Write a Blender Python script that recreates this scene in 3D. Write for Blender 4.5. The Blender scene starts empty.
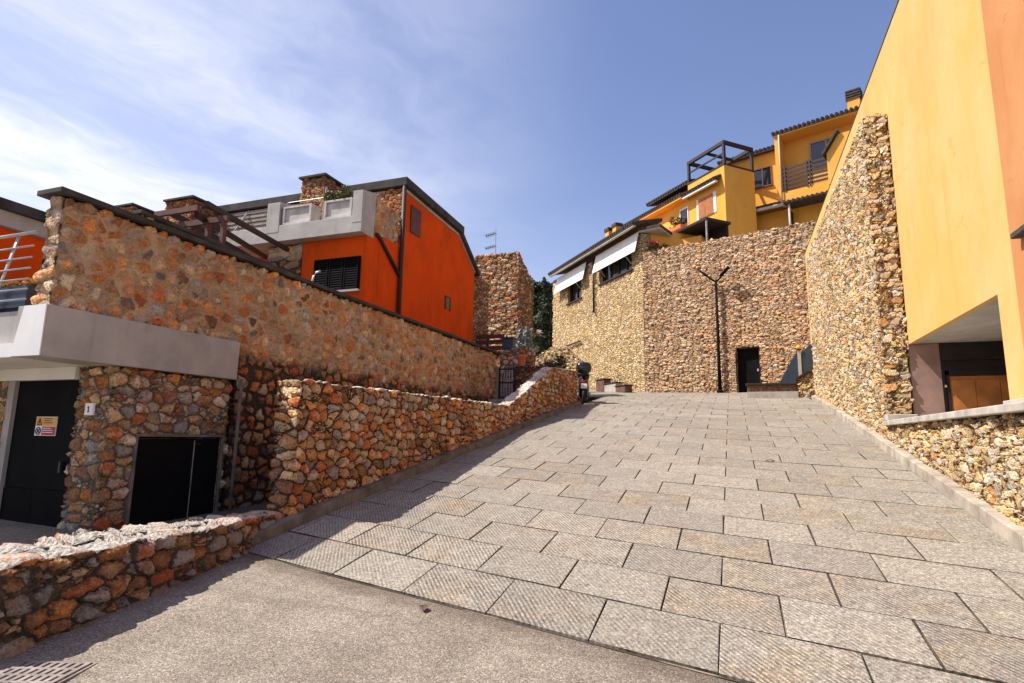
import bpy, bmesh, math, random
from math import sin, cos, radians as rad, pi
from mathutils import Vector, Matrix, noise
random.seed(7)
scene = bpy.context.scene
COL = scene.collection
rnd = random.uniform

# ------------------------------------------------------------------ ground levels
def asph(x, y): return -0.03*x + 0.036*y - 0.245
def ramp(y):
    a, b = 0.163*(y-5.2), 3.309 + 0.115*(y-25.5)
    k = 0.35
    h = max(k-abs(a-b), 0)/k
    return min(a, b) - h*h*k*0.25

# ------------------------------------------------------------------ material helpers
def nt(name):
    m = bpy.data.materials.new(name); m.use_nodes = True
    t = m.node_tree; t.nodes.clear()
    out = t.nodes.new('ShaderNodeOutputMaterial')
    b = t.nodes.new('ShaderNodeBsdfPrincipled')
    t.links.new(b.outputs['BSDF'], out.inputs['Surface'])
    return m, t, b, out
class G:
    """tiny node-graph helper"""
    def __init__(s, t): s.t = t
    def n(s, typ, **kw):
        nd = s.t.nodes.new('ShaderNode'+typ)
        for k, v in kw.items(): setattr(nd, k, v)
        return nd
    def l(s, a, b): s.t.links.new(a, b)
    def set(s, sock, v):
        if hasattr(v, 'is_output') or isinstance(v, bpy.types.NodeSocket): s.l(v, sock)
        else: sock.default_value = v
    def coord(s, kind='Object'): return s.n('TexCoord').outputs[kind]
    def mapping(s, v, scale=(1,1,1), rot=(0,0,0), loc=(0,0,0)):
        m = s.n('Mapping'); s.l(v, m.inputs['Vector'])
        m.inputs['Scale'].default_value = scale; m.inputs['Rotation'].default_value = rot; m.inputs['Location'].default_value = loc
        return m.outputs['Vector']
    def noise(s, v, scale, detail=4, rough=.55, out='Fac'):
        n = s.n('TexNoise'); s.l(v, n.inputs['Vector'])
        n.inputs['Scale'].default_value = scale; n.inputs['Detail'].default_value = detail; n.inputs['Roughness'].default_value = rough
        return n.outputs[out]
    def math(s, op, a, b=0.0, clamp=False):
        m = s.n('Math', operation=op, use_clamp=clamp); s.set(m.inputs[0], a); s.set(m.inputs[1], b); return m.outputs[0]
    def vmath(s, op, a, b):
        m = s.n('VectorMath', operation=op); s.set(m.inputs[0], a); s.set(m.inputs[1], b); return m.outputs[0]
    def scale(s, a, f):
        m = s.n('VectorMath', operation='SCALE'); s.set(m.inputs[0], a); m.inputs['Scale'].default_value = f; return m.outputs[0]
    def rng(s, v, a, b, c=0., d=1., smooth=False):
        m = s.n('MapRange'); m.interpolation_type = 'SMOOTHSTEP' if smooth else 'LINEAR'
        s.set(m.inputs[0], v)
        for i, q in enumerate((a, b, c, d)): m.inputs[1+i].default_value = q
        return m.outputs[0]
    def mix(s, f, a, b, typ='MIX'):
        m = s.n('Mix', data_type='RGBA', blend_type=typ)
        s.set(m.inputs['Factor'], f)
        for sock, v in ((m.inputs['A'], a), (m.inputs['B'], b)):
            if isinstance(v, tuple): v = (*v, 1) if len(v) == 3 else v
            s.set(sock, v)
        return m.outputs['Result']
    def ramp(s, f, stops, interp='LINEAR'):
        r = s.n('ValToRGB'); s.l(f, r.inputs[0]); r.color_ramp.interpolation = interp
        e = r.color_ramp.elements
        while len(e) < len(stops): e.new(.5)
        for el, (p, c) in zip(e, stops): el.position = p; el.color = (*c, 1)
        return r.outputs['Color']
    def bump(s, h, strength=.3, dist=.01, normal=None):
        b = s.n('Bump'); s.l(h, b.inputs['Height']); b.inputs['Strength'].default_value = strength; b.inputs['Distance'].default_value = dist
        if normal: s.l(normal, b.inputs['Normal'])
        return b.outputs['Normal']

def plain(name, col, rough=.6, metal=0., var=.12, vscale=6., bump=.15, bscale=60., spec=.4, streak=0.):
    m, t, b, out = nt(name); g = G(t); co = g.coord()
    n1 = g.noise(co, vscale, 5); n2 = g.noise(co, bscale, 3)
    dark = tuple(c*(1-var*1.6) for c in col); light = tuple(min(1, c*(1+var)) for c in col)
    c = g.mix(g.rng(n1, .3, .7), dark, light)
    if streak:
        ns = g.noise(g.mapping(co, (5, 5, .35)), 1., 5, .65)
        c = g.mix(g.rng(ns, .5, .8, 0, streak, True), c, tuple(q*.45+.02 for q in col))
    g.l(c, b.inputs['Base Color'])
    b.inputs['Roughness'].default_value = rough; b.inputs['Metallic'].default_value = metal
    b.inputs['Specular IOR Level'].default_value = spec
    if bump: g.l(g.bump(n2, bump, .006), b.inputs['Normal'])
    return m

def stucco(name, ca, cb, cdark, streak=.25, vscale=.9):
    m, t, b, out = nt(name); g = G(t); co = g.coord()
    warp = g.vmath('ADD', co, g.scale(g.noise(co, .8, 3, .5, 'Color'), .9))
    n1 = g.noise(g.mapping(warp, (1, 1, .55)), vscale, 6, .6)
    c = g.mix(g.rng(n1, .35, .66, smooth=True), ca, cb)
    n2 = g.noise(g.mapping(co, (3.2, 3.2, .22)), 1., 6, .7)
    c = g.mix(g.rng(n2, .53, .8, 0, streak, True), c, cdark)
    n3 = g.noise(co, 14, 6, .7)
    c = g.mix(g.rng(n3, .62, .78, 0, streak*.7, True), c, cdark)
    vo = g.n('TexVoronoi', feature='DISTANCE_TO_EDGE'); vo.inputs['Scale'].default_value = .55
    g.l(g.vmath('ADD', co, g.scale(g.noise(co, 2.2, 6, .65, 'Color'), .8)), vo.inputs['Vector'])
    crack = g.math('MULTIPLY', g.rng(vo.outputs['Distance'], .0, .006, 1., 0.), g.rng(g.noise(co, .9, 3), .52, .60, 0, .55))
    c = g.mix(crack, c, tuple(q*.45 for q in cdark))
    c = g.mix(g.rng(g.noise(warp, .45, 5, .6), .52, .68, 0, .45, True), c, tuple(.5*a_+.5*b2 for a_, b2 in zip(cb, cdark)))
    g.l(c, b.inputs['Base Color']); b.inputs['Roughness'].default_value = .9; b.inputs['Specular IOR Level'].default_value = .08
    h = g.math('ADD', g.noise(co, 120, 3), g.math('MULTIPLY', g.noise(co, 9, 4), 1.4))
    g.l(g.bump(h, .35, .008), b.inputs['Normal'])
    return m

def stone(name, scale, pal, mortar, mw=.10, depth=.05, flat=1.35, sq=(1,1), top=None, rough_amp=.35, warp=.35, mixs=0., stain=.35, bulge=.32, smear=.0, soft=1.35, shade_z=None, contrast=1., gain=1.):
    """rubble masonry: cells in object space, mortar between, real displacement"""
    m, t, b, out = nt(name); g = G(t); co = g.coord()
    pal = [tuple(c*min(gain, .74/max(q)) for c in q) for q in pal]
    nz = g.noise(co, scale*.75, 2, .5, 'Color')
    p = g.vmath('ADD', co, g.scale(g.vmath('SUBTRACT', nz, (.5, .5, .5)), warp/scale*1.6))
    nz2 = g.noise(co, scale*4., 3, .55, 'Color')
    p = g.vmath('ADD', p, g.scale(g.vmath('SUBTRACT', nz2, (.5, .5, .5)), .34/scale))
    p = g.mapping(p, (sq[0], sq[1], flat))
    v1 = g.n('TexVoronoi', feature='F1'); v2 = g.n('TexVoronoi', feature='DISTANCE_TO_EDGE')
    for v in (v1, v2):
        g.l(p, v.inputs['Vector']); v.inputs['Scale'].default_value = scale; v.inputs['Randomness'].default_value = .88
    edge = v2.outputs['Distance']; ccol = v1.outputs['Color']
    if mixs:  # some stones are broken into smaller filler pieces
        w1 = g.n('TexVoronoi', feature='F1'); w2 = g.n('TexVoronoi', feature='DISTANCE_TO_EDGE')
        for v in (w1, w2):
            g.l(p, v.inputs['Vector']); v.inputs['Scale'].default_value = scale*2.1; v.inputs['Randomness'].default_value = 1.
        sb = g.n('SeparateColor'); g.l(ccol, sb.inputs[0])
        sel = g.math('LESS_THAN', sb.outputs[2], mixs)
        e2 = g.math('MINIMUM', edge, g.math('MULTIPLY', w2.outputs['Distance'], .8))
        mm = g.n('Mix', data_type='FLOAT'); g.l(sel, mm.inputs[0]); g.l(edge, mm.inputs[2]); g.l(e2, mm.inputs[3]); edge = mm.outputs[0]
        ccol = g.mix(sel, ccol, w1.outputs['Color'])
    sc = g.n('SeparateColor'); g.l(ccol, sc.inputs[0])
    r1, r2 = sc.outputs[0], sc.outputs[1]
    fine = g.noise(co, scale*5, 7, .68); grain = g.noise(co, scale*17, 5, .7)
    edge_n = g.math('ADD', edge, g.math('MULTIPLY', g.math('SUBTRACT', fine, .5), .09))
    if smear: edge_n = g.math('SUBTRACT', edge_n, g.math('MULTIPLY', g.rng(g.noise(co, 1.5, 6, .65), .40, .75), smear))
    mask = g.rng(edge_n, mw*.5, mw*soft, smooth=True)
    n = len(pal)
    stops = [(i/n, q) for i, q in enumerate(pal)]
    c = g.ramp(r1, stops, 'CONSTANT')
    alt = g.ramp(g.math('FRACT', g.math('ADD', g.math('MULTIPLY', r2, .6), g.math('MULTIPLY', r1, 2.7))), stops, 'CONSTANT')
    vein = g.noise(g.vmath('ADD', co, g.scale(ccol, 3.)), scale*1.9, 7, .68)
    c = g.mix(g.rng(vein, .44, .62, 0, .75, True), c, alt)
    c = g.mix(1., c, g.ramp(r2, [(0, (.62, .61, .60)), (1, (1.32, 1.30, 1.27))]), 'MULTIPLY')
    v2n = g.noise(co, scale*1.3, 6, .7)
    c = g.mix(g.rng(v2n, .52, .75, 0, stain, True), c, (.44, .17, .045))
    k = contrast
    c = g.mix(1., c, g.ramp(fine, [(.24, (1-.52*k, 1-.54*k, 1-.56*k)), (.5, (1, 1, 1)), (.78, (1+.42*k, 1+.40*k, 1+.36*k))]), 'MULTIPLY')
    c = g.mix(1., c, g.ramp(grain, [(.28, (1-.42*k, 1-.42*k, 1-.42*k)), (.5, (1, 1, 1)), (.74, (1+.4*k, 1+.38*k, 1+.35*k))]), 'MULTIPLY')
    mo = g.mix(g.rng(g.noise(co, 3.1, 6, .65), .35, .65), mortar, tuple(q*.6 for q in mortar))
    mo = g.mix(g.rng(fine, .45, .75, 0, .4), mo, tuple(q*.5 for q in mortar))
    mo = g.mix(1., mo, g.ramp(grain, [(.28, (.72, .72, .72)), (.5, (1, 1, 1)), (.74, (1.25, 1.24, 1.22))]), 'MULTIPLY')
    if shade_z is not None:  # shade on the lower wall painted into mortar and stones below a wavy height
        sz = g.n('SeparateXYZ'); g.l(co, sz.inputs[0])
        lo = g.rng(g.math('ADD', sz.outputs[2], g.math('MULTIPLY', g.math('SUBTRACT', g.noise(co, 1.6, 5, .6), .5), .9)), shade_z-.12, shade_z+.12, 1., 0., True)
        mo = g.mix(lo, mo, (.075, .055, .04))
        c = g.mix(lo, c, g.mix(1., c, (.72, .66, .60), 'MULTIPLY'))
    col = g.mix(mask, mo, c)
    big = g.noise(co, .7, 5, .6)
    col = g.mix(g.rng(big, .4, .68, 0, .4), col, g.mix(1., col, (.66, .60, .55), 'MULTIPLY'))
    if smear: col = g.mix(g.rng(g.noise(co, 1.9, 7, .7), .48, .72, 0, .55, True), col, g.mix(1., col, (1.25, .72, .42), 'MULTIPLY'))
    if top:
        at = g.n('Attribute'); at.attribute_name = 'topm'
        tf = g.rng(g.math('ADD', g.math('SUBTRACT', at.outputs['Fac'], g.math('MULTIPLY', mask, .22)), g.math('ADD', g.math('MULTIPLY', g.math('SUBTRACT', fine, .5), 1.5), g.math('MULTIPLY', g.math('SUBTRACT', g.noise(co, 2.4, 4), .5), 1.3))), .45, .85, 0, .9)
        col = g.mix(tf, col, g.mix(1., g.mix(g.rng(fine, .34, .62), tuple(q*.5 for q in top), top), g.ramp(grain, [(.3, (.6, .6, .6)), (.5, (1, 1, 1)), (.7, (1.15, 1.15, 1.14))]), 'MULTIPLY'))
    g.l(col, b.inputs['Base Color']); b.inputs['Roughness'].default_value = .9; b.inputs['Specular IOR Level'].default_value = .2
    dome = g.math('POWER', g.rng(edge_n, mw*.35, mw*.35+bulge), .6)
    h = g.math('MULTIPLY', dome, g.math('ADD', g.math('MULTIPLY', r2, .55), .6))
    h = g.math('ADD', h, g.math('MULTIPLY', g.math('SUBTRACT', fine, .5), rough_amp*1.2))
    h = g.math('ADD', h, g.math('MULTIPLY', g.math('SUBTRACT', vein, .5), rough_amp*.7))
    h = g.math('ADD', h, g.math('MULTIPLY', g.math('SUBTRACT', grain, .5), rough_amp*.45))
    if top:
        h = g.math('SUBTRACT', h, g.math('MULTIPLY', g.math('SUBTRACT', h, .75), g.math('MULTIPLY', at.outputs['Fac'], .35)))
    d = g.n('Displacement'); g.l(h, d.inputs['Height']); d.inputs['Midlevel'].default_value = .7; d.inputs['Scale'].default_value = depth
    g.l(d.outputs[0], out.inputs['Displacement'])
    m.displacement_method = 'BOTH'
    return m

# ------------------------------------------------------------------ mesh builder
ID = lambda x, y, z: (x, y, z)
class MB:
    def __init__(s, fr=None): s.v = []; s.f = []; s.fr = fr or ID
    def pts(s, P):
        i = len(s.v); s.v += [tuple(s.fr(*p)) for p in P]; return i
    def box(s, a, b):
        x0, y0, z0 = a; x1, y1, z1 = b
        i = s.pts([(x0,y0,z0),(x1,y0,z0),(x1,y1,z0),(x0,y1,z0),(x0,y0,z1),(x1,y0,z1),(x1,y1,z1),(x0,y1,z1)])
        s.f += [tuple(i+k for k in q) for q in ((3,2,1,0),(4,5,6,7),(0,1,5,4),(1,2,6,5),(2,3,7,6),(3,0,4,7))]; return s
    def hexa(s, P):
        i = s.pts(P)
        s.f += [tuple(i+k for k in q) for q in ((3,2,1,0),(4,5,6,7),(0,1,5,4),(1,2,6,5),(2,3,7,6),(3,0,4,7))]; return s
    def prism(s, poly, ext):
        """poly: list of 3-tuples; ext: 3-tuple offset"""
        n = len(poly)
        i = s.pts(poly); j = s.pts([tuple(a+b for a, b in zip(p, ext)) for p in poly])
        s.f.append(tuple(i+k for k in range(n))); s.f.append(tuple(j+n-1-k for k in range(n)))
        for k in range(n): s.f.append((i+k, j+k, j+(k+1)%n, i+(k+1)%n))
        return s
    def tube(s, path, r, n=8, caps=True):
        P = [Vector(s.fr(*p)) for p in path]; rings = []
        for k, p in enumerate(P):
            d = (P[min(k+1, len(P)-1)]-P[max(k-1, 0)]).normalized()
            up = Vector((0,0,1)) if abs(d.z) < .9 else Vector((1,0,0))
            a = d.cross(up).normalized(); b = d.cross(a)
            rr = r[k] if isinstance(r, (list, tuple)) else r
            i = len(s.v)
            s.v += [tuple(p+a*cos(2*pi*q/n)*rr+b*sin(2*pi*q/n)*rr) for q in range(n)]
            rings.append(i)
        for i, j in zip(rings, rings[1:]):
            for q in range(n): s.f.append((i+q, i+(q+1)%n, j+(q+1)%n, j+q))
        if caps:
            s.f.append(tuple(rings[0]+n-1-q for q in range(n))); s.f.append(tuple(rings[-1]+q for q in range(n)))
        return s
    def bar(s, a, b, w, h):
        A = Vector(s.fr(*a)); B = Vector(s.fr(*b)); d = (B-A).normalized()
        up = Vector((0,0,1)) if abs(d.z) < .95 else Vector((0,1,0))
        x = d.cross(up).normalized()*w/2; y = x.cross(d).normalized()*h/2
        i = len(s.v)
        for p in (A, B): s.v += [tuple(p-x-y), tuple(p+x-y), tuple(p+x+y), tuple(p-x+y)]
        s.f += [tuple(i+k for k in q) for q in ((3,2,1,0),(4,5,6,7),(0,1,5,4),(1,2,6,5),(2,3,7,6),(3,0,4,7))]; return s
    def lathe(s, c, prof, n=16, axis=None):
        """prof [(r,h)] around vertical through c (or around axis)"""
        C = Vector(s.fr(*c)); ax = Vector(axis).normalized() if axis else Vector((0,0,1))
        u = ax.orthogonal().normalized(); w = ax.cross(u)
        rings = []
        for r, h in prof:
            i = len(s.v); s.v += [tuple(C+ax*h+u*cos(2*pi*q/n)*r+w*sin(2*pi*q/n)*r) for q in range(n)]; rings.append(i)
        for i, j in zip(rings, rings[1:]):
            for q in range(n): s.f.append((i+q, i+(q+1)%n, j+(q+1)%n, j+q))
        s.f.append(tuple(rings[0]+n-1-q for q in range(n))); s.f.append(tuple(rings[-1]+q for q in range(n)))
        return s
    def quad(s, *P):
        i = s.pts(P); s.f.append(tuple(range(i, i+len(P)))); return s

OFF = {}
def link(name, v, f, m, off, recalc=True, smooth=False, bev=0., top=None):
    me = bpy.data.meshes.new(name)
    me.from_pydata([(p[0]-off[0], p[1]-off[1], p[2]-off[2]) for p in v], [], f)
    if recalc:
        bm = bmesh.new(); bm.from_mesh(me); bmesh.ops.recalc_face_normals(bm, faces=bm.faces)
        if bev:
            es = [e for e in bm.edges if len(e.link_faces) == 2 and e.calc_face_angle(0) > .6]
            bmesh.ops.bevel(bm, geom=es, offset=bev, segments=2, profile=.5, affect='EDGES', clamp_overlap=True)
        bm.to_mesh(me); bm.free()
    me.materials.append(m)
    if top:
        at = me.attributes.new('topm', 'FLOAT', 'POINT')
        for i in top: at.data[i].value = 1.
    if smooth: me.polygons.foreach_set('use_smooth', [True]*len(me.polygons))
    me.update()
    o = bpy.data.objects.new(name, me); COL.objects.link(o)
    return o
def tag(o, label=None, cat=None, group=None, kind=None):
    if label: o['label'] = label
    if cat: o['category'] = cat
    if group: o['group'] = group
    if kind: o['kind'] = kind
    return o
def thing(name, label, cat, loc, group=None):
    o = bpy.data.objects.new(name, None); COL.objects.link(o); o.location = loc; o.empty_display_size = .2
    OFF[o.name] = tuple(loc)
    return tag(o, label, cat, group)
def part(par, name, mb, m, label=None, **kw):
    off = OFF[par.name]
    o = link(name, mb.v, mb.f, m, off, top=getattr(mb, 'top', None), **kw); o.parent = par; OFF[o.name] = off
    return tag(o, label)
def solo(name, label, cat, mb, m, loc, group=None, **kw):
    o = link(name, mb.v, mb.f, m, loc, top=getattr(mb, 'top', None), **kw); o.location = loc; OFF[o.name] = tuple(loc)
    return tag(o, label, cat, group)
def struct(name, mb, m, label, cat, **kw):
    o = link(name, mb.v, mb.f, m, (0,0,0), **kw); return tag(o, label, cat, None, 'structure')

def span(a, b, step, extra=()):
    n = max(1, int(round((b-a)/step))); L = [a+(b-a)*i/n for i in range(n+1)]
    for e in extra:
        k = min(range(len(L)), key=lambda i: abs(L[i]-e)); L[k] = e
    return L
def lattice(fn, us, vs, ws, holes=(), reveal=.25):
    """closed surface of a block sampled on us x vs x ws (v: thickness, last v = outward face); fn maps to world"""
    mb = MB(); idx = {}
    nu, nv, nw = len(us)-1, len(vs)-1, len(ws)-1
    def V(i, j, k):
        key = (i, j, k)
        if key not in idx: idx[key] = len(mb.v); mb.v.append(tuple(fn(us[i], vs[j], ws[k])))
        return idx[key]
    e = 1e-3
    u, v, w = us[0], vs[0], ws[0]; O = Vector(fn(u, v, w))
    X = Vector(fn(us[-1], v, w))-O; Y = Vector(fn(u, vs[-1], w))-O; Z = Vector(fn(u, v, ws[-1]))-O
    flip = X.cross(Y).dot(Z) < 0
    F = []
    for j, s in ((0, 1), (nv, -1)):
        for i in range(nu):
            for k in range(nw):
                if j == nv:
                    uc, wc = (us[i]+us[i+1])/2, (ws[k]+ws[k+1])/2
                    if any(h[0] < uc < h[1] and h[2] < wc < h[3] for h in holes): continue
                q = (V(i,j,k), V(i+1,j,k), V(i+1,j,k+1), V(i,j,k+1)); F.append(q if s > 0 else q[::-1])
    for i, s in ((0, -1), (nu, 1)):
        for j in range(nv):
            for k in range(nw):
                q = (V(i,j,k), V(i,j+1,k), V(i,j+1,k+1), V(i,j,k+1)); F.append(q if s > 0 else q[::-1])
    for k, s in ((0, -1), (nw, 1)):
        for i in range(nu):
            for j in range(nv):
                q = (V(i,j,k), V(i+1,j,k), V(i+1,j+1,k), V(i,j+1,k)); F.append(q if s > 0 else q[::-1])
    for h in holes:
        vb = vs[-1]-reveal
        P = [(h[0], h[2]), (h[1], h[2]), (h[1], h[3]), (h[0], h[3])]
        for a, b in zip(P, P[1:]+P[:1]):
            i0 = len(mb.v)
            for (uu, ww), vv in ((a, vs[-1]+.0), (b, vs[-1]), (b, vb), (a, vb)): mb.v.append(tuple(fn(uu, vv, ww)))
            F.append((i0, i0+1, i0+2, i0+3))
    if flip: F = [q[::-1] for q in F]
    mb.f = F; mb.top = [i for (a, b2, c2), i in idx.items() if c2 == nw and 0 < b2]
    return mb
KW = dict(recalc=False, smooth=True)

def frame(P, az, side):
    a = rad(az); d = (sin(a), cos(a)); o = (sin(a+side*pi/2), cos(a+side*pi/2))
    return lambda t, q, z: (P[0]+d[0]*t+o[0]*q, P[1]+d[1]*t+o[1]*q, z)

# ------------------------------------------------------------------ materials
ORG, RST, TAN, CRM, GRY, DRK, BRN = (.46,.19,.06), (.34,.10,.035), (.42,.28,.15), (.56,.46,.33), (.27,.24,.22), (.10,.085,.08), (.24,.13,.07)
YEL = (.54,.36,.15)
M = {}
M['wall_up'] = stone('terrace_masonry', 4.4, [ORG,TAN,RST,ORG,GRY,TAN,CRM,BRN,ORG,DRK,TAN], (.72,.53,.34), mw=.09, depth=.085, flat=1.15, sq=(.4,1), stain=.6, smear=.13, soft=1.8, shade_z=3.0, gain=1.75, contrast=1.15)
M['wall_b'] = stone('rounded_rubble_masonry', 5.7, [TAN,ORG,BRN,GRY,TAN,CRM,RST,ORG,TAN,BRN], (.11,.075,.05), mw=.07, depth=.085, flat=1.15, sq=(.45,.9), bulge=.24, top=(.84,.80,.72), mixs=.14, stain=.22, gain=1.75, contrast=1.25)
M['wall_low'] = stone('dark_rubble_masonry', 4.6, [BRN,GRY,TAN,RST,GRY,BRN,DRK,TAN,ORG], (.08,.06,.045), mw=.07, depth=.10, flat=1.3, mixs=.2)
M['wall_front'] = stone('kerbside_rubble_masonry', 4.2, [TAN,BRN,GRY,ORG,TAN,RST,BRN,GRY], (.16,.12,.09), mw=.07, depth=.10, flat=1.6, sq=(.45,.8), bulge=.22, top=(.68,.63,.55), mixs=.2, stain=.45, gain=1.35)
M['pier'] = stone('pier_masonry', 5.0, [TAN,ORG,CRM,GRY,TAN,BRN,RST,CRM], (.27,.215,.16), mw=.08, depth=.08, flat=1.25, sq=(.9,.9), bulge=.24, mixs=.15, stain=.4, gain=1.45)
M['apron'] = stone('pale_rubble_masonry', 5.7, [(.62,.49,.33),(.56,.39,.21),(.60,.43,.19),(.64,.53,.38),(.56,.29,.11),(.58,.42,.24),(.62,.46,.22),(.60,.54,.46),(.63,.50,.32),(.50,.33,.17),(.40,.36,.31)], (.20,.125,.065), mw=.055, depth=.10, flat=1.5, sq=(.7,.9), bulge=.17, warp=.6, rough_amp=.45, mixs=.3, stain=.24, gain=1.5, contrast=1.1)
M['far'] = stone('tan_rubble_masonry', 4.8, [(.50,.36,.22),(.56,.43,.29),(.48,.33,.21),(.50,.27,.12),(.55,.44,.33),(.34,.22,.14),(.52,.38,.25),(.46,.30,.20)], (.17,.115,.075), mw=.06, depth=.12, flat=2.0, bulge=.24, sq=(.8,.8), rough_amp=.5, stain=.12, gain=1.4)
M['far_sun'] = stone('sunlit_rubble_masonry', 4.8, [(.62,.50,.32),(.60,.44,.21),(.54,.38,.21),(.63,.52,.36),(.60,.46,.24),(.50,.35,.19)], (.27,.18,.09), mw=.06, depth=.10, flat=1.9, sq=(.8,.8), rough_amp=.45, stain=.12, gain=1.2)  # brighter copy of the far masonry with sunlight put into its colours
M['tower'] = stone('rust_rubble_masonry', 4.4, [TAN,BRN,ORG,CRM,BRN,TAN,RST], (.11,.065,.04), mw=.06, depth=.08, flat=2.0, sq=(.8,.8), bulge=.22, stain=.2, gain=1.2)
M['chim'] = stone('chimney_masonry', 5.5, [ORG,RST,BRN,TAN,ORG], (.12,.065,.04), mw=.07, depth=.07, flat=1.5, sq=(.8,.8), stain=.3, gain=1.15)
M['yellow'] = stucco('yellow_plaster', (.66,.385,.118), (.68,.43,.18), (.55,.25,.085), .5)
M['yellow_far'] = stucco('yellow_house_plaster', (.74,.365,.06), (.76,.41,.095), (.56,.21,.04), .35)
M['pilaster'] = stucco('terracotta_plaster', (.50,.22,.085), (.54,.26,.11), (.33,.13,.05), .4)
M['red'] = stucco('orange_red_plaster', (.82,.088,.006), (.62,.075,.008), (.36,.042,.004), .7)
M['conc'] = plain('grey_render', (.43,.40,.36), .85, var=.14, vscale=1.6, bump=.4, bscale=90, spec=.2, streak=.65)
M['conc_pale'] = plain('pale_concrete', (.46,.43,.385), .85, var=.12, vscale=2., bump=.3, spec=.2, streak=.55)
M['white'] = plain('white_paint', (.80,.78,.74), .6, var=.05, vscale=2., bump=.1, streak=.15)
M['trough'] = plain('weathered_white_concrete', (.58,.54,.48), .85, var=.18, vscale=3., bump=.3, spec=.2, streak=.45)
M['cap'] = plain('weathered_slate_capping', (.065,.058,.052), .85, var=.3, vscale=3., bump=.4, bscale=40, spec=.25)
M['sill'] = plain('grey_stone_sill', (.45,.405,.35), .75, var=.18, vscale=4., bump=.3, bscale=50)
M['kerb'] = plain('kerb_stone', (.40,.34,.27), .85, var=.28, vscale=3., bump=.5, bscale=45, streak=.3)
M['kerb_dark'] = plain('dark_kerb_stone', (.19,.16,.13), .85, var=.3, vscale=3., bump=.5, bscale=45)  # darker kerb tone, also used for the hatch frame and corner pipe
M['black'] = plain('black_metal_sheet', (.007,.0065,.007), .75, var=.3, vscale=2., bump=.1, bscale=20, spec=.08)
M['darkmetal'] = plain('dark_metal', (.03,.03,.032), .45, metal=.3, var=.2, bump=.05)
M['brownpaint'] = plain('dark_brown_timber', (.035,.020,.015), .6, var=.25, vscale=8, bump=.2)
M['redbrown'] = plain('red_brown_timber', (.13,.045,.03), .6, var=.25, vscale=8, bump=.2)
M['galv'] = plain('galvanised_steel', (.45,.45,.46), .5, metal=.5, var=.1, bump=.05)
M['slat'] = plain('weathered_grey_slats', (.33,.29,.25), .8, var=.25, vscale=5, bump=.2)
M['slate_blue'] = plain('dark_blue_paint', (.03,.055,.085), .45, var=.15, vscale=3, bump=.08)
M['navy'] = plain('navy_enamel', (.022,.035,.075), .35, var=.15, vscale=3, bump=.05)
M['glass'] = plain('dark_window_glass', (.015,.017,.02), .06, var=.1, bump=0, spec=.8)
M['wood'] = plain('varnished_boards', (.55,.20,.05), .5, var=.2, vscale=3, bump=.15)
M['wood_dark'] = plain('dark_stained_door', (.022,.016,.014), .5, var=.2, vscale=3, bump=.1)
M['brownwall'] = plain('brown_render', (.36,.22,.17), .85, var=.2, vscale=2.5, bump=.3, streak=.4)
M['terracotta'] = plain('terracotta', (.55,.17,.07), .8, var=.15, vscale=6, bump=.15)
M['tile'] = plain('dark_roof_tiles', (.06,.042,.034), .8, var=.4, vscale=7, bump=.3)
M['awning'] = plain('white_awning_canvas', (.82,.80,.77), .9, var=.05, vscale=1.5, bump=.1)
M['shutter'] = plain('orange_brown_shutters', (.50,.19,.07), .6, var=.15, bump=.1)
M['rubber'] = plain('tyre_rubber', (.018,.018,.018), .75, var=.1, bump=.1)
M['gloss'] = plain('glossy_black_plastic', (.012,.012,.014), .18, var=.1, bump=0, spec=.6)
M['sign_y'] = plain('warning_yellow', (.72,.38,.05), .5, var=.08, bump=0)
M['sign_r'] = plain('warning_red', (.42,.03,.04), .5, var=.08, bump=0)
M['sign_w'] = plain('sign_white', (.82,.82,.80), .4, var=.04, bump=0)
M['ink'] = plain('sign_black', (.02,.02,.02), .5, var=.0, bump=0)
M['soil'] = plain('dry_soil', (.20,.15,.10), .95, var=.3, vscale=1.2, bump=.5, bscale=12)
M['earth'] = plain('terrace_earth', (.24,.19,.13), .95, var=.3, vscale=.8, bump=.5, bscale=8)
M['bark'] = plain('tree_bark', (.10,.065,.045), .9, var=.3, vscale=6, bump=.5, bscale=20)
M['brick'] = plain('red_brown_brickwork', (.15,.075,.05), .85, var=.5, vscale=9, bump=.4, bscale=25)
M['pink'] = plain('clay_drain_cover', (.28,.235,.205), .8, var=.3, vscale=9, bump=.3)
def leafmat(name, ca, cb):
    m, t, b, out = nt(name); g = G(t); co = g.coord()
    n1 = g.noise(co, 1.3, 4); n2 = g.noise(co, 9, 2)
    c = g.mix(g.rng(g.math('ADD', g.math('MULTIPLY', n1, .6), g.math('MULTIPLY', n2, .4)), .35, .65), ca, cb)
    g.l(c, b.inputs['Base Color']); b.inputs['Roughness'].default_value = .6
    b.inputs['Specular IOR Level'].default_value = .3
    return m
M['pine'] = leafmat('dark_pine_needles', (.018,.030,.012), (.045,.065,.022))
M['olive'] = leafmat('olive_foliage', (.06,.085,.03), (.12,.14,.06))
M['scrub'] = leafmat('scrub_foliage', (.04,.05,.02), (.09,.09,.04))
M['silver'] = leafmat('silver_foliage', (.20,.22,.20), (.36,.38,.36))
M['balc'] = leafmat('balcony_foliage', (.10,.11,.03), (.22,.20,.08))
M['flower'] = leafmat('red_petals', (.60,.04,.05), (.70,.12,.14))
M['yflower'] = leafmat('yellow_petals', (.75,.42,.04), (.80,.55,.10))

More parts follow.
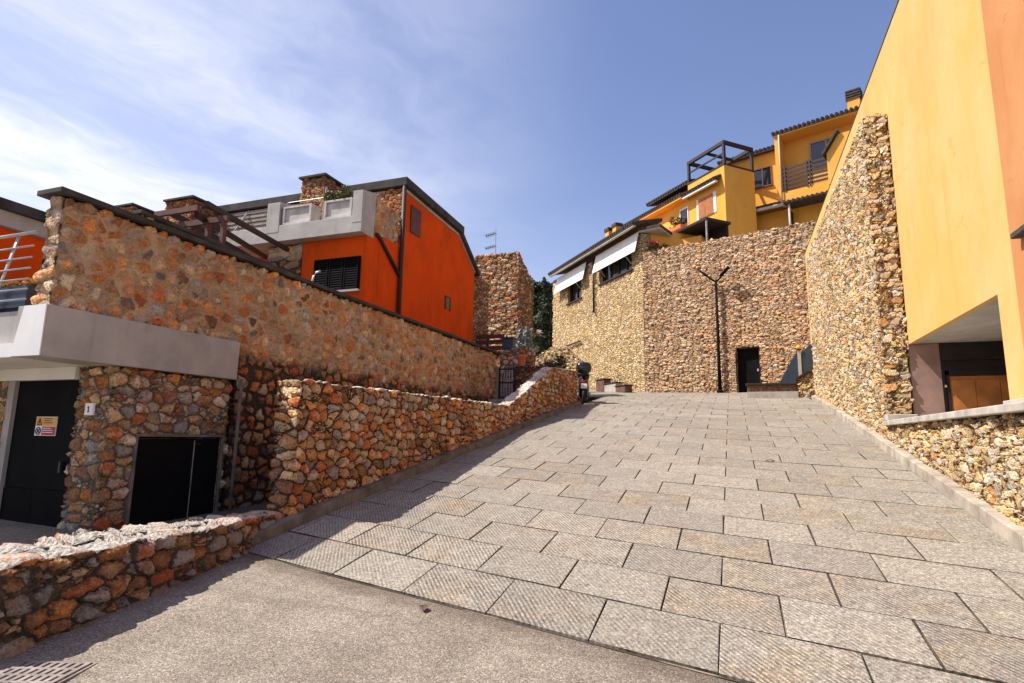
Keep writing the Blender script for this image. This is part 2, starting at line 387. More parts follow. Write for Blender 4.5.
def asphalt_mat():
    m, t, b, out = nt('weathered_asphalt'); g = G(t); co = g.coord()
    big = g.noise(g.mapping(co, (1, .45, 1), (0, 0, rad(20))), .9, 6, .6); mid = g.noise(co, 9, 5); agg = g.n('TexVoronoi', feature='F1')
    g.l(co, agg.inputs['Vector']); agg.inputs['Scale'].default_value = 95
    sp = g.n('SeparateColor'); g.l(agg.outputs['Color'], sp.inputs[0])
    c = g.mix(g.rng(big, .36, .66), (.23,.196,.156), (.34,.298,.243))
    c = g.mix(g.rng(mid, .5, .75, 0, .4), c, (.17,.135,.11))
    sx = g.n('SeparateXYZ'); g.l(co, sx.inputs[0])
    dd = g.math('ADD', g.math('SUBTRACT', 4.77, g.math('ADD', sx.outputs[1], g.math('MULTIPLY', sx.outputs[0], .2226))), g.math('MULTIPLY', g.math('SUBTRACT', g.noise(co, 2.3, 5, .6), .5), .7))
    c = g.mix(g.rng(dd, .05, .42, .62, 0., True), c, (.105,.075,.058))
    c = g.mix(g.rng(g.noise(g.mapping(co, (.25, 3.2, 1), (0, 0, rad(-22))), 1., 5, .6), .5, .68, 0, .38, True), c, (.15,.125,.10))
    c = g.mix(g.rng(g.noise(co, 30, 4, .7), .5, .7, 0, .5), c, (.12,.10,.082))
    c = g.mix(1., c, g.ramp(sp.outputs[0], [(0, (.55,.53,.5)), (.55, (1,1,1)), (.85, (1.25,1.22,1.18)), (1, (1.9,1.8,1.7))]), 'MULTIPLY')
    g.l(c, b.inputs['Base Color']); b.inputs['Roughness'].default_value = .9; b.inputs['Specular IOR Level'].default_value = .2
    h = g.math('SUBTRACT', 1., agg.outputs['Distance'])
    h = g.math('ADD', g.math('MULTIPLY', h, .8), g.noise(co, 160, 3))
    g.l(g.bump(h, .7, .008), b.inputs['Normal']); return m
M['asphalt'] = asphalt_mat()
def paver_mat():
    m, t, b, out = nt('scored_stone_pavers'); g = G(t); co = g.coord()
    uv = g.n('UVMap'); uv.uv_map = 'UVMap'; at = g.n('Attribute'); at.attribute_name = 'pav'
    sp = g.n('SeparateColor'); g.l(at.outputs['Color'], sp.inputs[0])
    R_, G_, B_ = sp.outputs
    sx = g.n('SeparateXYZ'); g.l(uv.outputs[0], sx.inputs[0])
    wob = g.math('MULTIPLY', g.noise(co, 5., 3), .010)
    ph = g.math('ADD', g.math('MULTIPLY', sx.outputs[0], .80), g.math('MULTIPLY', sx.outputs[1], B_))
    ph = g.math('ADD', ph, wob)
    gr = g.math('ADD', g.math('MULTIPLY', g.math('SINE', g.math('MULTIPLY', ph, 2*pi/.040)), .5), .5)
    wear = g.math('MULTIPLY', g.rng(g.noise(co, 4.5, 6, .7), .36, .58, .12, 1.), g.math('ADD', g.math('MULTIPLY', G_, .6), .4))
    fine = g.noise(co, 55, 5, .7); med = g.noise(co, 5.5, 6, .65); spk = g.noise(co, 130, 2, .6)
    c = g.mix(R_, (.30,.272,.232), (.39,.352,.292))
    c = g.mix(g.math('MULTIPLY', g.rng(G_, .3, 1., .1, .75), g.rng(g.noise(co, 1.6, 4, .6), .42, .66, smooth=True)), c, (.40,.29,.18))
    c = g.mix(g.rng(med, .48, .72, 0, .45), c, (.27,.228,.19))
    c = g.mix(g.rng(g.noise(co, 21, 6, .75), .44, .70, 0, .75), c, (.12,.105,.085))
    c = g.mix(g.rng(fine, .45, .72, 0, .5), c, (.17,.145,.12))
    c = g.mix(1., c, g.ramp(spk, [(.3, (.5,.49,.48)), (.5, (1,1,1)), (.72, (1.5,1.48,1.45))]), 'MULTIPLY')
    c = g.mix(1., c, g.ramp(g.noise(co, 33, 5, .75), [(.32, (.45,.44,.43)), (.5, (1,1,1)), (.68, (1.6,1.58,1.53))]), 'MULTIPLY')
    lines = g.math('MULTIPLY', g.rng(gr, .0, .5, 1., 0.), wear)
    c = g.mix(g.math('MULTIPLY', lines, .85), c, (.06,.05,.04))
    c = g.mix(g.math('LESS_THAN', R_, -.5), c, g.mix(g.rng(g.noise(co, 2.2, 5, .65), .42, .62), (.030,.024,.019), (.20,.16,.115)))
    g.l(c, b.inputs['Base Color']); b.inputs['Roughness'].default_value = .82; b.inputs['Specular IOR Level'].default_value = .3
    h = g.math('ADD', g.math('MULTIPLY', g.math('MULTIPLY', gr, wear), 1.), g.math('MULTIPLY', fine, .8))
    g.l(g.bump(h, .9, .010), b.inputs['Normal']); return m
M['paver'] = paver_mat()
def joint_mat():
    m, t, b, out = nt('sand_joints'); g = G(t); co = g.coord()
    c = g.mix(g.rng(g.noise(co, 1.4, 4), .55, .66), (.05,.04,.032), (.27,.215,.15))
    g.l(c, b.inputs['Base Color']); b.inputs['Roughness'].default_value = .95
    g.l(g.bump(g.noise(co, 60, 3), .5, .01), b.inputs['Normal']); return m
M['joint'] = joint_mat()

# ------------------------------------------------------------------ ground
mb = MB()
xs = [-14+i*.5 for i in range(53)]; ys = [-12+i*.5 for i in range(70)]
n0 = len(ys)
for x in xs:
    for y in ys:
        mb.v.append((x, y, asph(x, y)+.012*noise.noise(Vector((x*.8, y*.8, 3)))))
for i in range(len(xs)-1):
    for j in range(n0-1):
        x, y = xs[i], ys[j]
        if x > -5.6 and x+.5 < 2.5 and y > 6.7: continue          # the ramp covers it
        mb.f.append((i*n0+j, (i+1)*n0+j, (i+1)*n0+j+1, i*n0+j+1))
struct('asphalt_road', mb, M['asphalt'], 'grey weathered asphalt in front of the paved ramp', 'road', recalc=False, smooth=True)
mb = MB(); S = 1500; mb.quad((-S,-S,-1.6),(S,-S,-1.6),(S,S,-1.6),(-S,S,-1.6))
struct('ground', mb, M['soil'], 'dry brown ground reaching away to the horizon', 'ground', recalc=False)

# paved ramp: every slab laid separately in one sheet, joints between
SK = .2226
XL, XR = -5.8, 2.82
v, f, uvs, cols = [], [], [], []
row = 0; V0 = 4.77
while V0 < 48:
    dep = .80
    x = (-22.18 if V0 > 27 else -8.18) + (.5 if row % 2 else 0.)
    while x < (6 if V0 > 27 else XR):
        w = 1.0
        lo, hi = (-20., 5.0) if V0 > 27 else (XL, XR)
        a, b_ = max(x, lo), min(x+w, hi)
        x += w
        if b_-a < .1: continue
        if V0 > 27 and b_ > 3.3 and V0 < 31: b_ = min(b_, 3.3)
        if b_-a < .1: continue
        g_ = rnd(.006, .012); i = len(v); tz = rnd(-.004, .004)
        sl = (.0022*rnd(-1, 1), .0022*rnd(-1, 1))
        P = []
        gv = g_+.005
        for (xx, vv) in ((a+g_+rnd(-.004,.004), V0+gv+rnd(-.004,.004)), (b_-g_+rnd(-.004,.004), V0+gv+rnd(-.004,.004)), (b_-g_+rnd(-.004,.004), V0+dep-gv+rnd(-.004,.004)), (a+g_+rnd(-.004,.004), V0+dep-gv+rnd(-.004,.004))):
            yy = vv-SK*xx
            P.append((xx, yy, ramp(yy)+.026+tz+sl[0]*(1 if xx > (a+b_)/2 else -1)+sl[1]*(1 if vv > V0+dep/2 else -1)))
        cx_, cy_ = sum(p[0] for p in P)/4, sum(p[1] for p in P)/4
        e = .008
        In = [(p[0]+(e if p[0] < cx_ else -e), p[1]+(e if k < 2 else -e), p[2]) for k, p in enumerate(P)]
        Lo = [(p[0], p[1], p[2]-.03) for p in P]; Md = [(p[0], p[1], p[2]-.004) for p in P]
        v += In+Md+Lo
        fs = [(i, i+1, i+2, i+3)]
        for k in range(4):
            k2 = (k+1) % 4
            fs += [(i+4+k, i+4+k2, i+k2, i+k), (i+8+k, i+8+k2, i+4+k2, i+4+k)]
        f += fs
        ou, ov = rnd(0, 5), rnd(0, 5)
        cc = (rnd(0, 1), rnd(0, 1), rnd(.53, .63), 1)
        for qi, q in enumerate(fs):
            side = qi > 0 and qi % 2 == 0          # vertical joint faces carry the dirt of the joint
            for k in q: uvs.append((v[k][0]+ou, v[k][1]+ov)); cols.append((-1., cc[1], cc[2], 1) if side else cc)
    V0 += dep; row += 1
me = bpy.data.meshes.new('ramp_paving'); me.from_pydata(v, [], f)
uvl = me.uv_layers.new(name='UVMap'); ca = me.color_attributes.new('pav', 'FLOAT_COLOR', 'CORNER')
me.uv_layers['UVMap'].data.foreach_set('uv', [c for q in uvs for c in q])
me.color_attributes['pav'].data.foreach_set('color', [c for q in cols for c in q])
me.materials.append(M['paver'])
o = bpy.data.objects.new('ramp_paving', me); COL.objects.link(o)
tag(o, 'sloping paving of grey scored stone slabs climbing between the walls', 'paving', None, 'structure')
mb = MB()
def sheet(x0, x1, v0, v1, dz):
    n = int((v1-v0)/.5)+1; i = len(mb.v)
    for k in range(n+1):
        vv = v0+(v1-v0)*k/n
        for xx in (x0, (x0+x1)/2, x1): mb.v.append((xx, vv-SK*xx, ramp(vv-SK*xx)+dz))
    for k in range(n):
        for q in (0, 1): mb.f.append((i+3*k+q, i+3*k+q+1, i+3*k+q+4, i+3*k+q+3))
sheet(XL-.05, XR+.05, 4.765, 27.0, .004)
sheet(-20, 3.4, 26.9, 48, -.002)
struct('ramp_bed', mb, M['joint'], 'sandy joints showing between the paving slabs of the ramp', 'paving', recalc=False)

def kerb(x0, x1, y0, y1, h, m, name, label, lip=0):
    mb = MB(); y = y0
    while y < y1-.05:
        L = min(rnd(.95, 1.15), y1-y); a, b_ = y+.004, y+L-.004; j = rnd(-.006, .006)
        mb.hexa([(x0, a, ramp(a)-.3), (x1, a, ramp(a)-.3), (x1, b_, ramp(b_)-.3), (x0, b_, ramp(b_)-.3),
                 (x0+.0, a, ramp(a)+h+j), (x1, a, ramp(a)+h+j), (x1, b_, ramp(b_)+h+j), (x0, b_, ramp(b_)+h+j)])
        y += L
    return struct(name, mb, m, label, 'kerb', bev=.012)
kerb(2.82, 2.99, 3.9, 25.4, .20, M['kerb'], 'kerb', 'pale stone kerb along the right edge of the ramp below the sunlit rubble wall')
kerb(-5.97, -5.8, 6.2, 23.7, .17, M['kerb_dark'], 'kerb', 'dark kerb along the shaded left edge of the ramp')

# ------------------------------------------------------------------ low front wall (left foreground)
def interp(T, q):
    for (a, va), (b, vb) in zip(T, T[1:]):
        if q <= b: return va+(vb-va)*(q-a)/(b-a)
    return T[-1][1]
FX = [(2.8,-4.86),(3.66,-5.0),(4.23,-5.15),(5.57,-5.48),(6.5,-5.84),(7.1,-5.97)]
FZ = [(2.8,.64),(3.3,.65),(3.66,.62),(4.23,.60),(5.57,.57),(6.5,.54),(7.1,.50)]
FT = [(2.8,.85),(4.2,1.05),(5.5,.80),(7.1,.50)]
def rag(y, a, s=1.0): return a*noise.noise(Vector((y*3.1*s, 1.7, .3)))+a*.6*noise.noise(Vector((y*9*s, 4.7, .3)))
def f_front(u, q, w):
    x = interp(FX, u)-interp(FT, u)*(1-q)-.06*w*(1 if q > .5 else -.3)
    zb = asph(x, u)-.15; zt = interp(FZ, u)+rag(u, .02, .6)+.025*noise.noise(Vector((u*3, q*2, 2)))
    return (x, u, zb+(zt-zb)*w)
mb = lattice(f_front, span(2.8, 7.12, .022), span(0, 1, .03), span(0, 1, .03))
solo('low_wall', 'low rubble wall with pale mortar top along the asphalt at lower left', 'wall', mb, M['wall_front'], (-5.4, 5, 0), **KW)

# ------------------------------------------------------------------ ramp side wall (left of the ramp)
BT = [(7.05,2.40),(15.8,2.52),(17.2,3.02),(20.1,4.1),(23.6,4.36)]
def f_b(u, q, w):
    zb = ramp(u)-.35 if u > 7.3 else .1
    zt = interp(BT, u)+rag(u, .018)
    x = -6.36+.41*q
    return (x, u, zb+(zt-zb)*w)
mb = lattice(f_b, span(7.05, 14, .03)+span(14, 23.65, .05)[1:], span(0, 1, .08), span(0, 1, .014))
solo('ramp_wall', 'shaded rubble wall with rounded stones beside the ramp, stepping up at its far end', 'wall', mb, M['wall_b'], (-6.15, 15, 0), **KW)

# ------------------------------------------------------------------ terrace wall on the left
tw = thing('terrace_wall', 'long tall stone wall with dark capping above a grey rendered beam', 'wall', (-8.5, 12, 0))
XA, XB = -8.54, -8.2
def f_a(u, q, w): return (XA+(XB-XA)*q, u, max(w, 3.2) if u < 8.085 else w)
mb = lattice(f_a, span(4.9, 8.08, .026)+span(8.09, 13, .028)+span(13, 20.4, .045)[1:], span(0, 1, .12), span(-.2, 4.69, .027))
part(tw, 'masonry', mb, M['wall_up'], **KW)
mb = MB(); y = 4.82
while y < 20.5:
    L = min(rnd(1.3, 1.7), 20.5-y); mb.box((XA-.09, y+.003, 4.69+rnd(0,.004)), (XB+.07, y+L-.003, 4.765+rnd(0, .004))); y += L
part(tw, 'capping', mb, M['cap'], bev=.01)
mb = MB().box((-8.75, 4.88, 2.53), (-8.165, 8.07, 3.2))
part(tw, 'beam', mb, M['conc'], 'grey rendered beam', bev=.012)
# pier under the beam
px = thing('stone_pier', 'stone pier under the grey beam holding a black metal hatch', 'pier', (-8.6, 7, 0))
ph = [(6.37, 7.93, .2, 1.53)]
mb = lattice(lambda u, q, w: (-8.98+.74*q, u, w), span(5.9, 8.06, .025, (6.37, 7.93)), span(0, 1, .04), span(-.1, 2.53, .028, (.2, 1.53)), ph, .2)
part(px, 'masonry', mb, M['pier'], **KW)
fx = -8.215
fr = MB()
for a, b_ in (((6.34, 1.53), (7.96, 1.57)), ((6.34, .1), (6.38, 1.53)), ((7.92, .1), (7.96, 1.53))):
    fr.box((fx-.22, a[0], a[1]), (fx, b_[0], b_[1]))
part(px, 'frame', fr, M['kerb_dark'], bev=.006)
ha = MB().box((fx-.14, 6.38, .1), (fx-.05, 7.40, 1.53)).box((fx-.14, 7.408, .1), (fx-.05, 7.92, 1.53))
d = part(px, 'hatch_door', ha, M['black'], 'black metal hatch doors')
part(d, 'seam_glint', MB().box((fx-.05, 7.396, .12), (fx-.044, 7.412, 1.48)), M['slat'])  # bright reflection down the door seam, built as a pale strip
part(d, 'handle', MB().box((fx-.05, 7.44, 1.40), (fx-.02, 7.50, 1.43)), M['darkmetal'])
# corner drainpipe between pier and terrace wall
solo('drain_pipe', 'grey pipe in the corner between stone pier and terrace wall', 'pipe',
     MB().tube([(-8.13, 8.14, .1), (-8.13, 8.14, 2.55)],   .03, 8), M['kerb_dark'], (-8.13, 8.14, .1), smooth=True)
# number tile
nb = thing('number_tile', 'small white house number tile on the stone pier', 'sign', (-8.52, 5.83, 1.9))
part(nb, 'tile', MB().box((-8.60, 5.805, 1.82), (-8.44, 5.84, 1.99)), M['sign_w'], bev=.004)
t = MB()
t.box((-8.527, 5.799, 1.862), (-8.513, 5.804, 1.945)); t.box((-8.54, 5.799, 1.862), (-8.50, 5.804, 1.872)); t.bar((-8.52, 5.8015, 1.940), (-8.541, 5.8015, 1.925), .004, .012)
part(nb, 'numeral', t, M['ink'])

# ------------------------------------------------------------------ red house at the far left with its balcony
rh = thing('red_house', 'red rendered house with dark flat roof behind a metal balcony railing at far left', 'house', (-11, 7, 0))
mb = MB().box((-18, 5.5, 3.2), (-12, 14, 5.12))
part(rh, 'wall', mb, M['red'])
part(rh, 'roof', MB().box((-18.5, 3.5, 5.40), (-11.75, 14.4, 5.58)), M['cap'], bev=.01)
part(rh, 'fascia', MB().box((-18.4, 3.6, 5.125), (-11.85, 14.3, 5.398)), M['conc_pale'])
sl = MB().box((-14, 5.02, 2.72), (-8.755, 8, 3.18))
part(rh, 'balcony_slab', sl, M['conc'])
ed = MB().box((-14, 4.88, 2.53), (-8.51, 5.9, 2.715)).box((-8.508, 4.90, 2.532), (-8.205-.0, 5.3, 3.195))
ed = MB().box((-14, 4.88, 2.53), (-8.755, 8.0, 2.715))
ed.prism([(-8.755, 4.862, 2.535), (-8.17, 4.862, 2.535), (-8.17, 4.862, 3.195), (-8.60, 4.862, 3.195)], (0, .016, 0))
part(rh, 'balcony_edge', ed, M['white'], 'white painted edge of the balcony')
rl = MB()
for z in (3.33, 3.47, 3.61, 3.76, 3.91, 4.07): rl.tube([(-14, 4.98, z), (-8.80, 4.98, z)], .012, 6)
rl.tube([(-14, 4.98, 4.26), (-8.78, 4.98, 4.26)], .022, 8)
for x in (-9.16, -10.6, -12.): rl.bar((x-.38, 4.99, 3.2), (x, 4.99, 4.26), .014, .06)
part(rh, 'railing', rl, M['galv'], smooth=True)
# lower storey under the balcony
ls = lattice(lambda u, q, w: (u, 6.5-.6*q, w), span(-12.2, -10.52, .03), span(0, 1, .1), span(-.1, 2.34, .03))
part(rh, 'stone_wall', ls, M['pier'], **KW)
part(rh, 'lintel', MB().box((-12.2, 5.86, 2.345), (-8.985, 6.5, 2.527)), M['white'], bev=.005)
part(rh, 'door_frame', MB().box((-10.52, 5.9, -.1), (-10.37, 6.3, 2.343)), M['conc'])
dr = part(rh, 'door', MB().box((-10.37, 5.96, .75), (-8.985, 6.02, 2.343)).box((-10.37, 5.95, -.1), (-9.72, 6.02, .745)).box((-9.712, 5.95, -.1), (-8.985, 6.02, .745)), M['black'])
part(dr, 'handle', MB().box((-9.14, 5.90, 1.0), (-9.10, 5.95, 1.16)), M['darkmetal'])
sg = thing('warning_sign', 'yellow and red warning sign on the black door under the balcony', 'sign', (-9.58, 5.94, 1.65))
sx0, sx1, sz0, sz1 = -9.83, -9.37, 1.52, 1.80
part(sg, 'board', MB().box((sx0, 5.944, sz0), (sx1, 5.957, sz1)), M['sign_w'])
part(sg, 'yellow_panel', MB().box((sx0+.008, 5.939, 1.665), (sx1-.008, 5.9435, sz1-.008)), M['sign_y'])
part(sg, 'red_panel', MB().box((sx0+.16, 5.939, sz0+.008), (sx1-.008, 5.9435, 1.655)), M['sign_r'])
k = MB(); cx_, cz_ = sx0+.095, 1.71
for a, b_ in (((cx_-.05, 1.675), (cx_, 1.775)), ((cx_, 1.775), (cx_+.05, 1.675)), ((cx_-.052, 1.677), (cx_+.052, 1.677))): k.bar((a[0], 5.936, a[1]), (b_[0], 5.936, b_[1]), .004, .010)
k.box((cx_-.006, 5.934, 1.70), (cx_+.006, 5.9385, 1.74)).box((cx_-.006, 5.934, 1.685), (cx_+.006, 5.9385, 1.694))
for z in (1.765, 1.735, 1.705): k.box((sx0+.19, 5.934, z), (sx0+.40-rnd(0, .08), 5.9385, z+.010))
for q in range(20):
    a0, a1 = q*pi/10, (q+1)*pi/10
    k.bar((sx0+.083+.052*cos(a0), 5.936, 1.588+.052*sin(a0)), (sx0+.083+.052*cos(a1), 5.936, 1.588+.052*sin(a1)), .004, .012)
k.bar((sx0+.05, 5.935, 1.555), (sx0+.116, 5.935, 1.621), .003, .012); k.bar((sx0+.05, 5.935, 1.621), (sx0+.116, 5.935, 1.555), .003, .012)
part(sg, 'symbols', k, M['ink'])
w_ = MB()
for z in (1.625, 1.595, 1.565): w_.box((sx0+.18, 5.934, z), (sx0+.42-rnd(0, .06), 5.9385, z+.009))
part(sg, 'writing', w_, M['sign_w'])
# planter box hanging on the railing
bxp = thing('window_box', 'navy metal flower box with small yellow and red flowers behind the railing', 'flower box', (-9.3, 5.2, 3.2))
b1 = MB().box((-10.2, 5.06, 3.25), (-8.95, 5.10, 3.55)).box((-10.2, 5.36, 3.25), (-8.95, 5.40, 3.55)).box((-10.2, 5.101, 3.25), (-10.16, 5.359, 3.55)).box((-8.99, 5.101, 3.25), (-8.95, 5.359, 3.55)).box((-10.159, 5.101, 3.25), (-8.991, 5.359, 3.28))
part(bxp, 'trough', b1, M['navy'])
part(bxp, 'soil', MB().box((-10.158, 5.102, 3.281), (-8.992, 5.358, 3.52)), M['soil'])
def leaves(mb, c, r, n, s, flat=.0, seed=0, shell=.5):
    R_ = random.Random(seed)
    for _ in range(n):
        while True:
            d = Vector((R_.gauss(0, 1), R_.gauss(0, 1), R_.gauss(0, 1)))
            if d.length > .1: break
        d.normalize(); q = R_.random()**(1-shell) if shell < 1 else 1
        p = Vector((c[0]+d.x*r[0]*q, c[1]+d.y*r[1]*q, c[2]+d.z*r[2]*q))
        a = Vector((R_.gauss(0, 1), R_.gauss(0, 1), R_.gauss(0, .6))).normalized()
        b = a.cross(d+Vector((R_.gauss(0,.5), R_.gauss(0,.5), R_.gauss(0,.5))))
        if b.length < .05: continue
        b.normalize(); ss = s*R_.uniform(.6, 1.4)
        i = len(mb.v)
        mb.v += [tuple(p-a*ss), tuple(p+b*ss*.45), tuple(p+a*ss), tuple(p-b*ss*.45)]
        mb.f.append((i, i+1, i+2, i+3))
    return mb
lf = MB()
for k in range(7): leaves(lf, (-10.05+k*.17, 5.23, 3.58), (.12, .1, .09), 60, .03, seed=k)
part(bxp, 'foliage', lf, M['balc'], recalc=False)
for k in range(9):
    part(bxp, 'flower_head', leaves(MB(), (-10.08+k*.13, 5.15+rnd(0,.1), 3.66+rnd(-.03,.03)), (.05, .05, .03), 22, .022, seed=50+k), M['yflower'], recalc=False)

# drain cover on the asphalt
dc = MB(); cx_, cy_ = -4.40, 2.86; zc = asph(cx_, cy_)+.006
ang = rad(20)
def fd(x, y, z): return (cx_+x*cos(ang)-y*sin(ang), cy_+x*sin(ang)+y*cos(ang), zc+z)
dc.fr = fd
for i in range(9): dc.box((-.25+i*.056, -.24, 0), (-.25+i*.056+.03, .24, .014))
for j in range(5): dc.box((-.25, -.24+j*.112, .0005), (.228, -.24+j*.112+.03, .0135))
dc.box((-.27, -.262, -.01), (.25, .262, .003))
solo('drain_cover', 'reddish slotted drain cover set in the asphalt at the lower left corner', 'drain cover', dc, M['pink'], (cx_, cy_, zc))

# ------------------------------------------------------------------ terraces (earth behind walls)
mb = MB().box((-60, 4.95, -1), (-12.3, 60, 3.1)).box((-12.3, 8.1, -1), (-8.77, 19.7, 4.3)).box((-12.3, 19.7, -1), (-9.4, 29.5, 4.6))
struct('terrace', mb, M['earth'], 'earth terrace behind the long stone wall on the left', 'terrace')
mb = MB().box((-8.19, 19.6, -.3), (-6.37, 23.7, 2.96))
struct('landing', mb, M['sill'], 'stone landing behind the ramp wall at its far end', 'landing')

# inner parallel stone wall with dark cap
iw = thing('garden_wall', 'stone garden wall with dark capping seen above the long terrace wall', 'wall', (-10.7, 10, 4.3))
mb = lattice(lambda u, q, w: (-10.85+.35*q, u, w-.03*(u-8)), span(7.7, 14.6, .04), span(0, 1, .25), span(4.2, 5.72, .04))
part(iw, 'masonry', mb, M['wall_up'], **KW)
mb = MB().hexa([(-10.92, 7.62, 5.73), (-10.44, 7.62, 5.73), (-10.44, 14.6, 5.53), (-10.92, 14.6, 5.53), (-10.92, 7.62, 5.80), (-10.44, 7.62, 5.80), (-10.44, 14.6, 5.60), (-10.92, 14.6, 5.60)])
part(iw, 'capping', mb, M['cap'])
# pergola
pg = thing('pergola', 'brown timber pergola behind the garden wall beside the orange house', 'pergola', (-11.2, 11, 5.6))
b = MB()
for x0, z0, x1, z1 in ((-10.74, 6.60, -13.38, 7.52), (-11.0, 6.38, -14.26, 7.35), (-11.85, 6.55, -14.9, 7.4)):
    q = MB().bar((x0, 9.3, z0), (x1, 14.85, z1), .09, .13)
    part(pg, 'rafter', q, M['brownpaint'])
part(pg, 'cross_beam', MB().bar((-12.3, 9.75, 6.40), (-10.55, 9.75, 6.40), .08, .13), M['redbrown'])
part(pg, 'cross_beam', MB().bar((-12.0, 9.1, 6.42), (-10.72, 9.1, 6.42), .08, .12), M['redbrown'])
for x in (-10.66, -11.12, -11.95):
    part(pg, 'post', MB().bar((x, 9.75, 4.3), (x, 9.75, 6.335), .09, .09), M['redbrown'])

# ------------------------------------------------------------------ orange house
oh = thing('orange_house', 'orange red rendered house with concrete balcony and dark sloping roof edge', 'house', (-13, 18, 4.3))
HX = -10.5
mb = MB().prism([(HX, 17, 4.3), (HX, 17, 10.15), (HX, 21.5, 9.98), (HX, 23.2, 8.85), (HX, 23.2, 4.3)], (-14, 0, 0))
part(oh, 'wall', mb, M['red'])
mb = MB().box((-12.95, 15.05, 4.3), (HX-.002, 16.997, 7.78))
mb.box((HX-.25, 15.41, 7.782), (HX-.003, 16.996, 8.02))
part(oh, 'front_wall', mb, M['red'])
mb = MB()
top = [(16.85, 10.17), (21.5, 10.0), (21.62, 10.0), (23.35, 8.82)]
def strip(T, th, x0, x1, mb):
    for (ya, za), (yb, zb) in zip(T, T[1:]):
        mb.hexa([(x0, ya, za), (x1, ya, za), (x1, yb, zb), (x0, yb, zb), (x0, ya, za+th), (x1, ya, za+th), (x1, yb, zb+th), (x0, yb, zb+th)])
strip([(16.85, 10.19), (21.6, 10.01)], .30, -24.5, HX+.22, mb); strip([(21.45, 9.99), (23.45, 8.66)], .20, -24.5, HX+.18, mb)
rf = part(oh, 'roof', mb, M['cap'], bev=.015)
mb = MB(); strip([(17, 10.08), (21.5, 9.90)], .10, HX+.003, HX+.05, mb); strip([(21.5, 9.90), (23.2, 8.76)], .08, HX+.003, HX+.05, mb)
part(oh, 'verge_trim', mb, M['conc_pale'])
part(oh, 'drain_pipe', MB().tube([(HX+.10, 16.93, 4.3), (HX+.10, 16.93, 10.2)], .075, 10), M['brownpaint'], smooth=True)
part(oh, 'drain_pipe', MB().tube([(HX+.06, 15.45, 7.95), (HX+.06, 15.7, 7.85), (HX+.08, 16.9, 6.95)], .06, 8), M['brownpaint'], smooth=True)
# gable panel and small window
w1 = part(oh, 'shutter', MB().box((HX, 17.55, 8.75), (HX+.05, 18.25, 9.75)), M['redbrown'], 'dark red panel on the gable')  # dark red box set flat on the gable wall
w2 = part(oh, 'small_window', MB().box((HX, 20.5, 6.62), (HX+.03, 20.85, 7.05)), M['glass'])
part(w2, 'frame', MB().box((HX, 20.44, 6.56), (HX+.05, 20.5, 7.11)).box((HX, 20.85, 6.56), (HX+.05, 20.91, 7.11)).box((HX, 20.5, 7.05), (HX+.045, 20.85, 7.11)), M['redbrown'])
# shuttered window in front wall
wf = part(oh, 'window', MB().box((-12.42, 14.99, 6.05), (-10.68, 15.05, 7.12)), M['black'])
lv = MB()
for a, b_ in ((-12.38, -11.84), (-11.80, -11.28), (-11.24, -10.72)):
    for z in [6.12+i*.075 for i in range(13)]:
        lv.hexa([(a+.05, 14.955, z), (b_-.05, 14.955, z), (b_-.05, 14.987, z+.05), (a+.05, 14.987, z+.05), (a+.05, 14.955, z+.012), (b_-.05, 14.955, z+.012), (b_-.05, 14.987, z+.062), (a+.05, 14.987, z+.062)])
    lv.box((a, 14.95, 6.08), (a+.05, 14.988, 7.1)).box((b_-.05, 14.95, 6.08), (b_, 14.988, 7.1))
    lv.box((a+.05, 14.95, 6.08), (b_-.05, 14.988, 6.12)).box((a+.05, 14.95, 7.07), (b_-.05, 14.988, 7.1))
part(wf, 'louvred_shutters', lv, M['black'])
part(wf, 'sill', MB().box((-12.46, 14.9, 5.98), (-10.64, 15.05, 6.045)), M['conc_pale'])
# stone pier under balcony
mb = lattice(lambda u, q, w: (u, 16.0-.97*q, w), span(-14.45, -12.97, .05), span(0, 1, .2), span(4.3, 7.77, .05))
part(oh, 'stone_wall', mb, M['wall_up'], **KW)
part(oh, 'recess_wall', MB().box((-20, 16.0, 4.3), (-14.46, 16.98, 7.77)), M['red'])
# balcony
bl = part(oh, 'balcony', MB().box((-15.9, 14.7, 7.79), (HX, 15.4, 8.34)).box((-15.9, 15.401, 7.79), (HX-.26, 16.99, 8.34)), M['conc_pale'], bev=.015)
for x0, x1 in ((-14.22, -13.70), (-10.86, HX+.004)):
    q = MB().hexa([(x0, 14.69, 8.1), (x1, 14.69, 8.1), (x1, 15.4, 8.1), (x0, 15.4, 8.1), (x0, 14.69, 9.14), (x1, 14.69, 9.14), (x1, 15.4, 9.30), (x0, 15.4, 9.30)])
    part(bl, 'end_panel', q, M['conc_pale'], bev=.012)
mb = lattice(lambda u, q, w: (HX-.25+.26*q, u, 8.0+(1.28-.12*(u-15.4))*w), span(15.41, 16.86, .05), span(0, 1, .3), span(0, 1, .04))
part(bl, 'side_parapet', mb, M['wall_up'], **KW)
mb = lattice(lambda u, q, w: (u, 17.0-.09*q, w), span(-11.35, HX+.06, .05), span(0, 1, .5), span(8.34, 10.14, .05))
part(oh, 'stone_panel', mb, M['chim'], **KW)
